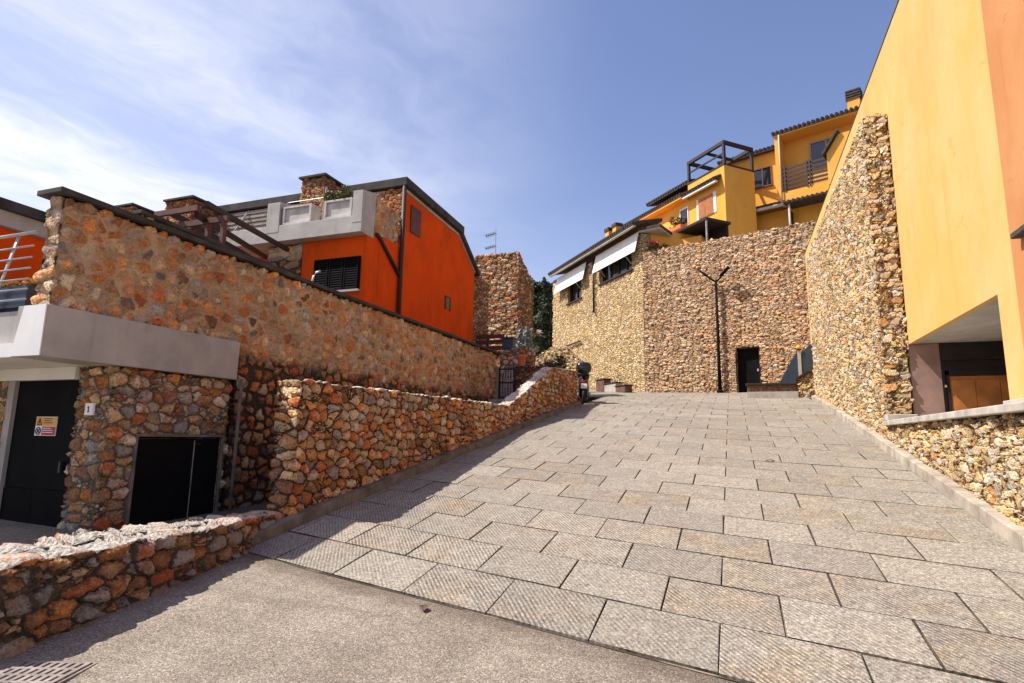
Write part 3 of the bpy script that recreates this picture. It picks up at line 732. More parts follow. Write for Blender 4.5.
# slatted screen along upper floor
ss = MB()
for i in range(9):
    z = 8.62+i*.17
    ss.box((-24, 16.90, z), (-11.4, 16.93, z+.085))
for x in [-23.6+i*1.25 for i in range(10)]: ss.box((x, 16.93, 8.36), (x+.06, 16.98, 10.14))
part(oh, 'slat_screen', ss, M['slat'])
part(oh, 'screen_back', MB().box((-24.4, 16.982, 8.345), (-11.36, 16.998, 10.14)), M['conc'])
ld = MB()
for x in (-18.3, -17.6): part(bl, 'strut', MB().bar((x, 16.2, 8.5), (x+.3, 16.85, 10.0), .05, .05), M['galv'])
ld.tube([(-13.6, 14.95, 9.2), (-11.1, 14.95, 9.2)], .012, 6); ld.tube([(-13.6, 14.9, 8.34), (-13.6, 14.9, 9.2)], .02, 6); part(bl, 'mast', MB().tube([(-12.2, 14.95, 8.34), (-12.1, 14.95, 9.55)], .03, 6), M['galv'])
part(bl, 'handrail', ld, M['galv'])
# chimneys
def chimney(x0, x1, y0, y1, z0, z1):
    mb = lattice(lambda u, q, w: (u, y1+(y0-y1)*q, w), span(x0, x1, .06), span(0, 1, .1), span(z0, z1, .06))
    c = part(oh, 'chimney', mb, M['chim'], **KW)
    part(c, 'chimney_cap', MB().box((x0-.07, y0-.07, z1+.01), (x1+.07, y1+.07, z1+.08)), M['cap'])
chimney(-13.85, -12.85, 15.75, 17.3, 8.4, 10.40); chimney(-20.3, -18.9, 15.75, 17.3, 8.2, 10.40); chimney(-24.2, -22.6, 16.1, 17.5, 8.4, 10.7)
# flower boxes on the balcony
for x0, x1, pl, lab in ((-13.62, -12.48, 0, 'pale concrete flower box without plants on the balcony edge'), (-11.98, -10.93, 1, 'pale concrete flower box with bushy plants on the balcony edge')):
    fb = thing('flower_box', lab, 'flower box', ((x0+x1)/2, 14.95, 8.35), 'flower boxes on the balcony')
    q = MB().box((x0+.08, 14.80, 8.35), (x1-.08, 15.2, 8.93)).box((x0, 14.74, 8.35), (x0+.08, 15.2, 8.97)).box((x1-.08, 14.74, 8.35), (x1, 15.2, 8.97)).box((x0+.08, 14.74, 8.35), (x1-.08, 14.80, 8.42)).box((x0+.08, 14.74, 8.90), (x1-.08, 14.80, 8.97))
    part(fb, 'trough', q, M['trough'], bev=.008)
    part(fb, 'soil', MB().box((x0+.1, 14.84, 8.931), (x1-.1, 15.16, 8.95)), M['soil'])
    if pl:
        q = MB()
        for k in range(9): leaves(q, (x0+.05+k*.11+rnd(-.05,.05), 14.95+rnd(-.15,.1), 9.12+rnd(-.02,.2)), (.18, .17, .17), 130, .05, seed=100+k)
        part(fb, 'foliage', q, M['balc'], recalc=False)
# pale hoop handrail
solo('hoop_rail', 'thin pale curved tube standing before the louvred window of the orange house', 'railing',
     MB().tube([(-11.2, 13.5, 4.35), (-11.2, 13.5, 5.95), (-11.17, 13.5, 6.1), (-11.08, 13.5, 6.2), (-10.95, 13.5, 6.23)], .035, 8), M['galv'], (-11.2, 13.5, 4.35), smooth=True)
# dark stone buttress beyond the gable
mb = lattice(lambda u, q, w: (-11.6+.9*q, u, w), span(23.4, 25.4, .07), span(0, 1, .15), span(4.4, 8.9, .07))
solo('buttress', 'dark narrow stone buttress between the orange gable and the stone tower', 'wall', mb, M['tower'], (-11, 24, 4.4), **KW)

# ------------------------------------------------------------------ stone tower, antenna
mb = lattice(lambda u, q, w: (u, 29.43-2.43*q, 3.3+(7.57-.42*2.43*(1-q)+.06*noise.noise(Vector((u*3, q*3, 0))))*w), span(-12.2, -9.8, .055), span(0, 1, .04), span(0, 1, .012))
solo('stone_tower', 'square rubble stone tower with ragged sloping top and aerial', 'tower', mb, M['tower'], (-11, 28.2, 3.3), **KW)
AX, AY = -11.45, 27.9
an = thing('aerial', 'thin television aerial mast standing on the stone tower', 'aerial', (AX, AY, 10.4))
part(an, 'mast', MB().tube([(AX, AY, 10.0), (AX, AY, 12.55)], .024, 8), M['galv'])
for z, L_ in ((12.3, .5), (11.6, .45)):
    q = MB().bar((AX, AY, z), (AX-.68, AY+.27, z), .028, .028)
    for k in range(5):
        x = AX-.02-k*.155; q.tube([(x, AY+.06*k-L_*.45, z), (x, AY+.06*k+L_*.45, z)], .011, 5); q.tube([(x, AY+.06*k, z-.11), (x, AY+.06*k, z+.11)], .011, 5)
    part(an, 'antenna', q, M['darkmetal'])
part(an, 'dish', MB().lathe((AX-.36, AY-.1, 10.85), [(.02, 0), (.18, .03), (.30, .09), (.31, .09), (.18, .02)], 16, axis=(.2, -1, .3)), M['galv'], smooth=True)

# ------------------------------------------------------------------ things at the far end of the ramp wall
wf_ = thing('board_fence', 'low red brown board fence in front of the stone tower', 'fence', (-10.1, 24, 4.6))
for z in (5.15, 5.42, 5.69, 5.94): part(wf_, 'board', MB().box((-11.2, 24, z), (-9.35, 24.04, z+.18)), M['redbrown'])
for x in (-11.1, -10.2, -9.45): part(wf_, 'post', MB().box((x, 24.045, 4.6), (x+.09, 24.12, 6.15)), M['brownpaint'])
mb = lattice(lambda u, q, w: (u, 22.6-.6*q+.0, w), span(-8.75, -7.4, .04), span(0, 1, .08), span(2.9, 5.12, .04))
solo('gate_pier', 'pale stone pier behind the black gate carrying a dark box', 'pier', mb, M['pier'], (-8.1, 22.3, 2.9), **KW)
mbx = thing('meter_box', 'dark blue green metal box on top of the stone gate pier', 'box', (-8.45, 22.3, 5.15))
part(mbx, 'body', MB().box((-8.68, 22.1, 5.14), (-8.22, 22.45, 5.58)), M['slate_blue'], bev=.01)
part(mbx, 'lid', MB().box((-8.71, 22.06, 5.581), (-8.19, 22.48, 5.62)), M['darkmetal'])
mb = lattice(lambda u, q, w: (u, 21.55-.45*q, w), span(-7.85, -6.5, .04), span(0, 1, .1), span(2.9, 4.3, .04))
solo('step_wall', 'dark low stone wall supporting a terracotta pot', 'wall', mb, M['wall_low'], (-7.2, 21.3, 2.9), **KW)
pt = thing('plant_pot', 'round terracotta pot on the low stone wall by the gate', 'plant pot', (-7.55, 21.3, 4.33))
part(pt, 'pot', MB().lathe((-7.55, 21.3, 4.33), [(.12, 0), (.19, .34), (.22, .34), (.22, .42), (.19, .42), (.17, .36)], 18), M['terracotta'], smooth=False)
part(pt, 'soil', MB().lathe((-7.55, 21.3, 4.68), [(.17, 0), (.17, .02)], 14), M['soil'])
gt = thing('metal_gate', 'small black metal gate with vertical bars at the end of the terrace wall', 'gate', (-7.9, 20.5, 2.96))
q = MB()
for x in (-8.16, -7.56): q.box((x, 20.48, 2.97), (x+.05, 20.53, 4.2))
for z in (3.05, 3.6, 4.1): q.box((-8.109, 20.485, z), (-7.561, 20.525, z+.045))
part(gt, 'frame', q, M['darkmetal'])
q = MB()
for i in range(5): q.box((-8.07+i*.105, 20.495, 3.096), (-8.035+i*.105, 20.515, 4.099))
part(gt, 'bars', q, M['galv'])
# silver leaved shrub
def bush(name, label, c, r, n, s, m, trunk=True, cat='shrub', stems=5, group=None):
    t_ = thing(name, label, cat, (c[0], c[1], c[2]-r[2]-.3), group)
    q = MB(); R_ = random.Random(int(abs(c[0]*100)))
    for k in range(9):
        cc = (c[0]+R_.uniform(-.6, .6)*r[0], c[1]+R_.uniform(-.6, .6)*r[1], c[2]+R_.uniform(-.6, .6)*r[2])
        leaves(q, cc, tuple(a*R_.uniform(.3, .55) for a in r), n//9, s, seed=R_.randint(0, 9999))
    part(t_, 'foliage', q, m, recalc=False)
    q = MB()
    for k in range(stems): q.tube([(c[0]+R_.uniform(-.1,.1), c[1]+R_.uniform(-.1,.1), c[2]-r[2]-.35), (c[0]+R_.uniform(-.5,.5)*r[0], c[1]+R_.uniform(-.5,.5)*r[1], c[2]+.3*r[2])], [.03*r[2]+.012, .012], 5)
    part(t_, 'stems', q, M['bark'])
    return t_
bush('shrub', 'silvery leaved shrub at the foot of the stone tower', (-9.35, 26.5, 6.1), (.5, .5, .85), 1300, .09, M['silver'])
bush('shrub', 'dark scrubby bush between stone tower and sunlit stone wall', (-8.7, 29.4, 5.0), (.9, .9, .9), 1500, .09, M['scrub'])
# sunlit low wall left of the far building
mb = lattice(lambda u, q, w: (u, 33.6-.5*q, 3.9+(3.05-.62*max(0, -9.9-u)-.9*max(0, u+9.0))*w), span(-11.6, -8.0, .06), span(0, 1, .15), span(0, 1, .02))
solo('sunlit_wall', 'small sunlit stone wall between the tower and the large stone building', 'wall', mb, M['far_sun'], (-9.8, 33.4, 3.9), **KW)

# scooter
def scooter():
    P0 = (-5.84, 24.3, ramp(24.3)+.012); az = rad(-14); dx, dy = sin(az), cos(az); S_ = 1.28
    def F(l, s_, z): return (P0[0]+(dx*l+dy*s_)*S_, P0[1]+(dy*l-dx*s_)*S_, P0[2]+z*S_)
    t_ = thing('motor_scooter', 'black motor scooter with top box parked behind the ramp wall', 'scooter', P0)
    ax = (dy, -dx, 0)
    for nm, l in (('wheel', 0), ('wheel', 1.38)):
        c = F(l, 0, .27)
        wh = part(t_, 'wheel', MB().lathe(c, [(.19, -.07), (.26, -.062), (.30, -.03), (.305, 0), (.30, .03), (.26, .062), (.19, .07)], 26, axis=ax), M['rubber'], smooth=True)
        rim = MB().lathe(c, [(.04, -.05), (.19, -.045), (.19, .045), (.04, .05)], 22, axis=ax)
        part(wh, 'rim', rim, M['galv'])
    def hull(secs, n=12):
        q = MB(); rings = []
        for l, z, w, h in secs:
            i = len(q.v)
            for k in range(n):
                a = 2*pi*k/n; ca, sa = cos(a), sin(a)
                q.v.append(F(l, w*math.copysign(abs(ca)**.7, ca), z+h*math.copysign(abs(sa)**.7, sa)))
            rings.append(i)
        for i, j in zip(rings, rings[1:]):
            for k in range(n): q.f.append((i+k, i+(k+1)%n, j+(k+1)%n, j+k))
        q.f.append(tuple(rings[0]+k for k in range(n))); q.f.append(tuple(rings[-1]+n-1-k for k in range(n)))
        return q
    part(t_, 'body', hull([(-.32, .72, .05, .05), (-.2, .69, .13, .12), (.15, .58, .17, .2), (.55, .42, .17, .2), (.75, .3, .15, .1), (1.05, .3, .15, .1), (1.15, .55, .2, .3), (1.22, .8, .17, .2), (1.2, .98, .06, .06)]), M['gloss'], smooth=True)
    part(t_, 'seat', hull([(-.2, .80, .1, .04), (0, .83, .15, .06), (.4, .80, .16, .06), (.65, .76, .12, .05)]), M['rubber'], smooth=True)
    tb = part(t_, 'top_box', hull([(-.62, 1.10, .17, .12), (-.58, 1.11, .22, .17), (-.4, 1.13, .25, .19), (-.2, 1.10, .23, .16), (-.14, 1.08, .18, .12)], 16), M['gloss'], smooth=True)
    part(t_, 'rack', MB().bar(F(-.5, 0, .90), F(0, 0, .86), .16, .04), M['darkmetal'])
    part(t_, 'mudguard', hull([(-.36, .42, .07, .03), (-.34, .5, .085, .03), (-.22, .60, .09, .03), (0, .63, .09, .03)]), M['gloss'], smooth=True)
    part(t_, 'tail_light', MB().hexa([F(-.36, -.1, .66), F(-.30, -.1, .66), F(-.30, .1, .66), F(-.36, .1, .66), F(-.34, -.1, .74), F(-.28, -.1, .74), F(-.28, .1, .74), F(-.34, .1, .74)]), M['sign_r'])
    part(t_, 'number_plate', MB().hexa([F(-.44, -.1, .46), F(-.43, -.1, .46), F(-.43, .1, .46), F(-.44, .1, .46), F(-.40, -.1, .62), F(-.39, -.1, .62), F(-.39, .1, .62), F(-.40, .1, .62)]), M['sign_w'])
    part(t_, 'exhaust', MB().tube([F(-.25, .17, .32), F(.3, .17, .25)], [.06, .045], 10), M['galv'], smooth=True)
    part(t_, 'handlebar', MB().tube([F(1.0, -.34, 1.06), F(1.12, -.15, 1.05), F(1.14, 0, 1.02), F(1.12, .15, 1.05), F(1.0, .34, 1.06)], .018, 8), M['darkmetal'], smooth=True)
    part(t_, 'windscreen', MB().hexa([F(1.22, -.2, .95), F(1.23, -.2, .95), F(1.23, .2, .95), F(1.22, .2, .95), F(1.05, -.16, 1.38), F(1.06, -.16, 1.38), F(1.06, .16, 1.38), F(1.05, .16, 1.38)]), M['glass'])
    part(t_, 'fork', MB().tube([F(1.38, 0, .27), F(1.2, 0, .8)], .05, 8), M['darkmetal'])
scooter()

# ------------------------------------------------------------------ right side: rubble apron, low wall, yellow building
AT = lambda y: 8.8+rag(y, .08, .6)
mb = lattice(lambda u, q, w: (3.44-.49*q, u, (ramp(u)-.3)+(AT(u)-ramp(u)+.3)*w), span(14.2, 25.4, .042), span(0, 1, .08), span(0, 1, .0065))
ap = thing('rubble_buttress', 'tall sunlit rubble stone facing built against the yellow wall', 'wall', (3.2, 19, 1.5))
part(ap, 'masonry', mb, M['apron'], **KW)
part(ap, 'base_block', MB().box((2.90, 13.95, 2.075), (3.44, 14.22, 2.2)), M['sill'], bev=.015)
lw = thing('parapet_wall', 'low rubble wall with grey sill under the opening of the yellow building', 'wall', (3.2, 9, .3))
mb = lattice(lambda u, q, w: (3.44-.49*q, u, (ramp(u)-.3)+(1.965-ramp(u)+.3)*w), span(3.6, 14.2, .026), span(0, 1, .25), span(0, 1, .015))
part(lw, 'masonry', mb, M['apron'], **KW)
mb = MB(); y = 3.6
for L in (1.5, 1.9, 2.0, 1.7, 1.8, 1.7): mb.box((2.86, y+.003, 1.972), (3.62, y+L-.003, 2.07)); y += L
part(lw, 'sill', mb, M['sill'], bev=.012)

yb = thing('yellow_building', 'tall yellow rendered building with a dark opening above the low rubble wall', 'building', (4.5, 18, 0))
X0 = 3.45
prof = [(30.0, 2.0), (30.0, 10.4), (9.02, 10.4), (9.02, 2.2), (9.72, 2.2), (9.72, 3.65), (14.27, 3.65), (14.27, 2.0)]
mb = MB().prism([(X0, y, z) for y, z in prof], (.09, 0, 0))
part(yb, 'wall', mb, M['yellow'])
part(yb, 'coping', MB().box((X0-.012, 4.2, 10.402), (X0+.4, 30.02, 10.43)), M['cap'])
part(yb, 'pilaster', MB().box((X0-.05, 4.2, 2.0), (X0+.3, 9.018, 10.4)).box((X0-.052, 6.9, 2.0), (X0-.04, 6.93, 10.4)), M['pilaster'], 'terracotta coloured pilaster')
part(yb, 'plinth', MB().box((X0-.06, 9.0, 2.073), (X0+.32, 9.78, 2.198)), M['sill'], bev=.01)
part(yb, 'ledge', MB().box((X0-.16, 7.2, 4.12), (X0-.052, 8.72, 4.19)), M['cap'], bev=.01)
# porch behind the opening
part(yb, 'porch_floor', MB().box((X0+.092, 5, 1.6), (8, 14.7, 1.95)), M['sill'])
part(yb, 'porch_ceiling', MB().box((X0+.092, 5, 3.66), (8, 14.7, 3.9)), M['conc_pale'])
part(yb, 'porch_back', MB().box((6.2, 5, 1.951), (6.5, 14.7, 3.659)), M['brownwall'])
part(yb, 'porch_return', MB().box((X0+.004, 14.25, 1.951), (3.98, 14.7, 3.647)), M['brownwall'])
part(yb, 'porch_beam', MB().box((3.981, 14.22, 3.3), (6.199, 14.6, 3.655)), M['wood_dark'])
dd = part(yb, 'door', MB().box((4.12, 14.31, 1.951), (6.198, 14.40, 2.98)), M['wood'], 'varnished board door')
bd = MB()
for i in range(5): bd.box((4.14+i*.405, 14.285, 1.953), (4.14+i*.405+.395, 14.309, 2.90))
part(dd, 'boards', bd, M['wood'])
dfm = MB().box((3.981, 14.27, 1.951), (4.04, 14.6, 3.29)).box((4.06, 14.275, 1.951), (4.115, 14.6, 3.0)).box((4.116, 14.272, 2.985), (6.198, 14.6, 3.10)).box((4.041, 14.3, 3.1), (6.198, 14.4, 3.299))
part(dd, 'frame', dfm, M['wood_dark'])
part(dd, 'handle', MB().box((4.02, 14.24, 2.75), (4.05, 14.30, 2.80)), M['galv'])
part(yb, 'back_wall', MB().box((8.001, 4.2, 0), (8.3, 30, 10.4)).box((X0+.31, 29.7, 2), (8.0, 29.99, 10.4)), M['yellow'])
part(yb, 'roof', MB().box((X0+.41, 4.2, 10.41), (8.4, 30, 10.6)), M['tile'])

# ------------------------------------------------------------------ far planter wall, gate, lamp
pw = thing('planter_wall', 'low red brown brick wall with dark capping at the top of the ramp', 'wall', (1.6, 26.9, 3.4))
part(pw, 'brickwork', MB().box((.58, 26.8, 3.3), (2.48, 27.1, 3.95)), M['brick'], bev=.01)
part(pw, 'capping', MB().box((.52, 26.74, 3.951), (2.5, 27.16, 4.03)), M['brownpaint'], bev=.01)
part(pw, 'base', MB().box((.54, 26.66, 3.2), (2.5, 26.79, 3.66)), M['sill'], bev=.01)
mb = lattice(lambda u, q, w: (u, 27.3-.55*q, 3.2+(.95+.25*min(1, (u-2.5)/.4))*w), span(2.5, 3.3, .05), span(0, 1, .12), span(0, 1, .05))
cp = thing('corner_pier', 'short stone pier with sloping dark cap between brick wall and yellow wall', 'pier', (2.9, 27, 3.3))
part(cp, 'masonry', mb, M['apron'], **KW)
part(cp, 'capping', MB().prism([(2.42, 26.70, 4.08), (2.52, 26.70, 4.18), (2.92, 26.70, 4.44), (3.36, 26.70, 4.44), (3.36, 26.70, 4.51), (2.90, 26.70, 4.51), (2.42, 26.70, 4.22)], (0, .66, 0)), M['brownpaint'])
bg = thing('blue_gate', 'dark blue sheet metal gate with sloping top beside the yellow wall', 'gate', (2.7, 28.6, 3.7))
part(bg, 'leaf', MB().prism([(2.0, 28.6, 3.7), (2.72, 28.6, 3.7), (2.72, 28.6, 5.6), (2.0, 28.6, 4.3)], (0, .05, 0)), M['slate_blue'])
part(bg, 'leaf', MB().prism([(2.87, 28.6, 3.7), (3.34, 28.6, 3.7), (3.34, 28.6, 5.95), (2.87, 28.6, 5.5)], (0, .05, 0)), M['slate_blue'])
part(bg, 'post', MB().box((2.73, 28.57, 3.7), (2.86, 28.68, 5.62)), M['conc_pale'])
lp = thing('gate_lamp', 'small yellow lamp on top of the gate post', 'lamp', (2.79, 28.62, 5.63))
part(lp, 'base', MB().lathe((2.79, 28.62, 5.62), [(.10, 0), (.10, .05)], 12), M['darkmetal'])
part(lp, 'lens', MB().lathe((2.79, 28.62, 5.67), [(.09, 0), (.11, .06), (.09, .15), (.03, .18)], 14), M['sign_y'], smooth=True)

# ------------------------------------------------------------------ far stone building
CP = (-4.43, 32.4)
FR = frame(CP, 106, 1); FL = frame(CP, -40.6, -1)
sb = thing('stone_building', 'large tan rubble stone building base with a black door at the top of the ramp', 'building', (-4.43, 32.4, 3.9))
DH = [(4.80, 5.93, 3.6, 6.2)]
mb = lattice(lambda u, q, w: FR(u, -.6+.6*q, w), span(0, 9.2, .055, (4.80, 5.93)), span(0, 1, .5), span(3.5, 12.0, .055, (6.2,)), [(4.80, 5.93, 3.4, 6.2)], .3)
part(sb, 'right_wall', mb, M['far'], **KW)
WH = [(7.5, 9.6, 11.0, 12.7), (1.1, 4.9, 11.3, 12.75)]
mb = lattice(lambda u, q, w: FL(u, -.6+.6*q, w), span(0, 12.2, .055, (7.5, 9.6, 1.1, 4.9)), span(0, 1, .5), span(3.6, 13.1, .055, (11.0, 12.7, 11.3, 12.75)), WH, .3)
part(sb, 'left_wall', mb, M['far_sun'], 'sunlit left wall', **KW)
q = MB(FR).box((4.7, -.5, 3.5), (6.05, -.25, 6.3))
dd = part(sb, 'door', q, M['black'])
part(dd, 'handle', MB(FR).box((5.75, -.25, 5.0), (5.82, -.2, 5.12)), M['galv'])
part(dd, 'frame', MB(FR).box((4.80, -.249, 3.6), (4.87, -.19, 6.2)).box((5.86, -.249, 3.6), (5.93, -.19, 6.2)).box((4.871, -.249, 6.12), (5.859, -.19, 6.2)), M['wood_dark'])
for (a, b_, z0, z1) in WH:
    w_ = part(sb, 'window', MB(FL).box((a-.1, -.45, z0-.1), (b_+.1, -.3, z1+.1)), M['glass'])
    q = MB(FL)
    n = max(2, int((b_-a)/.9))
    for i in range(n+1):
        t_ = a+(b_-a)*i/n; q.box((t_-.04, -.299, z0), (t_+.04, -.23, z1))
    q.box((a, -.298, z0), (b_, -.231, z0+.07)); q.box((a, -.298, z1-.07), (b_, -.231, z1))
    part(w_, 'frame', q, M['brownpaint'])
    part(w_, 'sill', MB(FL).box((a-.12, -.2, z0-.09), (b_+.12, .10, z0-.005)), M['brownpaint'])
part(sb, 'drain_pipe', MB(FL).tube([(5.55, .10, 9.6), (5.55, .10, 13.2)], .07, 8), M['brownpaint'], smooth=True)
part(sb, 'wall_rail', MB(FL).bar((7.4, .12, 8.03), (11.75, .12, 7.93), .08, .10), M['brownpaint'])
part(sb, 'floor_slab', MB().prism([FR(-.0, -.61, 11.5), FR(9.2, -.61, 11.5), FR(9.2, -12, 11.5), FL(12, -.8, 11.5), FL(.7, -.7, 11.5)], (0, 0, .3)), M['sill'])
# lamp post
lm = thing('street_lamp', 'dark two armed street lamp standing against the stone building', 'street lamp', FR(4.05, .35, 4.0))
part(lm, 'pole', MB(FR).tube([(4.05, .2, 3.9), (4.05, .2, 5.2), (4.06, .2, 9.72)], [.10, .085, .06], 10), M['black'], smooth=True)
part(lm, 'base', MB(FR).lathe((4.05, .2, 3.95), [(.16, 0), (.16, .12), (.1, .2)], 12), M['black'])
for t0, z in ((3.36, 10.22), (4.80, 10.20)):
    q = part(lm, 'arm', MB(FR).tube([(4.06, .2, 9.6), (t0, .4, z)], .045, 8), M['black'])
    a = (t0-.45*(1 if t0 > 4 else -1), .5, z-.40) if t0 > 4 else (t0+.3, .5, z-.22)
    part(q, 'lamp_head', MB(FR).bar(a, (t0+(.02 if t0 > 4 else -.02), .56, z+.02), .15, .08 if t0 > 4 else .06), M['black'], bev=.02)
# short stone planters at foot of the left wall
for (t0, t1, d0, d1, h, lab) in ((.7, 1.75, .35, .8, .42, 'dark low stone block nearest the corner of the stone building'), (1.8, 3.1, .3, .75, .55, 'pale low stone wall segment at the foot of the sunlit stone wall'), (3.2, 4.2, .25, .7, .75, 'red brown stone block farther along the sunlit stone wall')):
    x, y, _ = FL(t0, d1, 0); zb = ramp(y)
    bb = thing('low_planter', lab, 'planter', FL((t0+t1)/2, d0, zb), 'low stone planters along the wall')
    part(bb, 'body', MB(FL).box((t0, d0, zb-.3), (t1, d1, zb+h)), M['brick'] if t0 != 1.8 else M['sill'], bev=.02)
    part(bb, 'capping', MB(FL).box((t0-.04, d0-.04, zb+h+.002), (t1+.04, d1+.04, zb+h+.07)), M['brownpaint'], bev=.01)

# ------------------------------------------------------------------ tiled roof helper
def tiled(par, name, FRM, t0, t1, d0, d1, z0, z1, th=.14, step=.24, label=None, parent_part=False):
    """slab from eave (d0,z0) up to (d1,z1) with rounded tile rows running up the slope"""
    q = MB(FRM)
    q.hexa([(t0, d0, z0), (t1, d0, z0), (t1, d1, z1), (t0, d1, z1), (t0, d0, z0+th), (t1, d0, z0+th), (t1, d1, z1+th), (t0, d1, z1+th)])
    n = int((t1-t0)/step)
    for i in range(n+1):
        t_ = t0+.06+(t1-t0-.12)*i/max(1, n)
        q.tube([(t_, d0+(.05 if d0 > d1 else -.05), z0+th+.01), (t_, d1, z1+th+.02)], .085, 7)
    return part(par, name, q, M['tile'], label)

# ------------------------------------------------------------------ left yellow house above the sunlit stone wall
lh = thing('awning_house', 'yellow house with two white awnings and long dark eaves above the sunlit stone wall', 'house', FL(5, -3, 12))
part(lh, 'wall', MB(FL).box((.05, -5.5, 11.8), (12.2, -.605, 13.45)), M['yellow_far'])
part(lh, 'top_wall', MB(FL).box((-.0, -.6, 13.102), (12.2, .0, 13.3)), M['brownpaint'])
tiled(lh, 'roof', FL, -.25, 11.3, .75, -1.2, 13.38, 13.85, label='dark tiled roof')
part(lh, 'fascia', MB(FL).box((-.25, .55, 13.30), (11.3, .72, 13.375)), M['conc_pale'])
for k, (t0, t1) in enumerate(((.15, 5.2), (6.55, 11.15))):
    aw = MB(FL).hexa([(t0, .10, 13.20), (t1, .10, 13.20), (t1, .38, 12.02), (t0, .38, 12.02), (t0, .12, 13.21), (t1, .12, 13.21), (t1, .40, 12.03), (t0, .40, 12.03)])
    a = part(lh, 'awning', aw, M['awning'], 'white awning nearer the corner' if k == 0 else 'white awning farther from the corner')
    for t_ in (t0+1., t1-1.): part(a, 'arm', MB(FL).tube([(t_, .0, 11.6), (t_, .38, 12.02)], .02, 6), M['galv'])
for t_ in (3.0, 3.9):
    c = part(lh, 'chimney', MB(FL).box((t_, -.5, 13.7), (t_+.42, -.1, 14.55)), M['yellow_far'])
    part(c, 'chimney_cap', MB(FL).box((t_-.06, -.56, 14.551), (t_+.48, -.04, 14.75)), M['tile'])
# flat roof end at the corner
part(lh, 'porch_roof', MB(FR).box((-.2, -1.6, 13.22), (1.15, .15, 13.36)), M['tile'])
part(lh, 'porch_soffit', MB(FR).box((-.15, -1.5, 13.12), (1.1, .10, 13.218)), M['conc_pale'])
part(lh, 'porch_wall', MB(FR).box((.2, -3.6, 11.81), (2.6, -2.2, 13.09)), M['yellow_far'])
gp = thing('geranium', 'pink red flowering plant on the stone wall corner under the porch roof', 'plant', FR(.7, -.3, 12.0))
part(gp, 'foliage', leaves(leaves(MB(), FR(.6, -.3, 12.25), (.4, .25, .25), 220, .06, seed=5), FR(1.1, -.3, 12.15), (.35, .2, .2), 150, .06, seed=6), M['scrub'], recalc=False)
part(gp, 'flowers', leaves(leaves(MB(), FR(.5, -.2, 12.5), (.22, .2, .12), 90, .05, seed=7), FR(.85, -.2, 12.4), (.15, .15, .1), 50, .05, seed=8), M['flower'], recalc=False)

# ------------------------------------------------------------------ yellow tower house with pergola
PT = (.05, 33.6)
TL = frame(PT, -44, -1); TR = frame(PT, 46, 1)
th = thing('terrace_house', 'yellow house with a brown timber frame on its roof terrace and orange shutters', 'house', (0, 34, 11.8))
part(th, 'tower_wall', MB(TL).box((0, -2.25, 11.8), (3.05, 0, 17.05)), M['yellow_far'])
part(th, 'lower_wall', MB(TL).box((3.051, -5, 11.8), (9.5, -.002, 16.2)), M['yellow_far'])
part(th, 'upper_wall', MB(TL).box((3.3, -5, 16.2), (7.6, -1.0, 17.5)), M['yellow_far'])
tiled(th, 'roof', TL, 3.08, 9.9, .55, -1.0, 16.22, 16.75, label='lower tiled roof')
part(th, 'fascia', MB(TL).box((3.08, .0, 16.12), (9.9, .52, 16.215)), M['yellow_far'])
tiled(th, 'roof', TL, 2.9, 7.2, .0, -5, 17.15, 18.4, label='upper tiled roof')
tiled(th, 'roof', TL, .25, 3.06, .50, -.003, 16.15, 16.42, th=.1, label='narrow tiled canopy over the shutters')
part(th, 'canopy_fascia', MB(TL).box((.25, .3, 16.05), (3.06, .47, 16.148)), M['white'])
part(th, 'parapet_cap', MB(TL).box((-.05, -2.3, 17.052), (3.1, .04, 17.12)), M['brownpaint'])
pf = part(th, 'roof_frame', MB(TL).box((-.05, -.12, 17.122), (.09, .02, 18.32)).box((2.9, -.12, 17.122), (3.04, .02, 18.32)).box((-.05, -2.2, 17.122), (.09, -2.06, 18.32)).box((2.9, -2.2, 17.122), (3.04, -2.06, 18.32)), M['brownpaint'], 'timber frame on the roof terrace')
q = MB(TL).box((-.06, -.13, 18.322), (3.05, .03, 18.52)).box((-.06, -2.21, 18.322), (3.05, -2.05, 18.52))
q.box((-.06, -2.049, 18.322), (.10, -.131, 18.52)).box((2.89, -2.049, 18.322), (3.05, -.131, 18.52))
q.box((1.4, -2.049, 18.33), (1.52, -.131, 18.47))
q.box((-.03, -.09, 17.75), (3.0, -.02, 17.83))
part(pf, 'beams', q, M['brownpaint'])
# shutters and windows on the left face
wn = part(th, 'window', MB(TL).box((.68, .0, 14.5), (2.3, .04, 15.75)), M['white'])
q = MB(TL)
for a, b_ in ((.92, 1.50), (1.54, 2.12)):
    q.box((a, .041, 14.52), (b_, .08, 15.72))
    for i in range(11): q.box((a+.06, .081, 14.6+i*.1), (b_-.06, .095, 14.66+i*.1))
part(wn, 'shutters', q, M['shutter'])
wn = part(th, 'window', MB(TL).box((3.1, .0, 14.7), (3.75, .03, 15.65)), M['glass'])
part(wn, 'frame', MB(TL).box((3.04, .0, 14.64), (3.1, .06, 15.7)).box((3.75, .0, 14.64), (3.81, .06, 15.7)).box((3.1, .0, 15.6), (3.75, .055, 15.7)), M['white'])
wp = thing('window_plants', 'dark potted plants in front of the small window of the terrace house', 'plant', TL(3.9, .3, 14.5))
q = MB()
for k in range(4): leaves(q, TL(3.5+k*.35, .3, 14.85+.12*k*(-1)**k), (.25, .2, .3), 110, .07, seed=300+k)
part(wp, 'foliage', q, M['scrub'], recalc=False)
part(wp, 'trough', MB(TL).box((3.3, .1, 14.35), (4.8, .45, 14.58)), M['terracotta'])
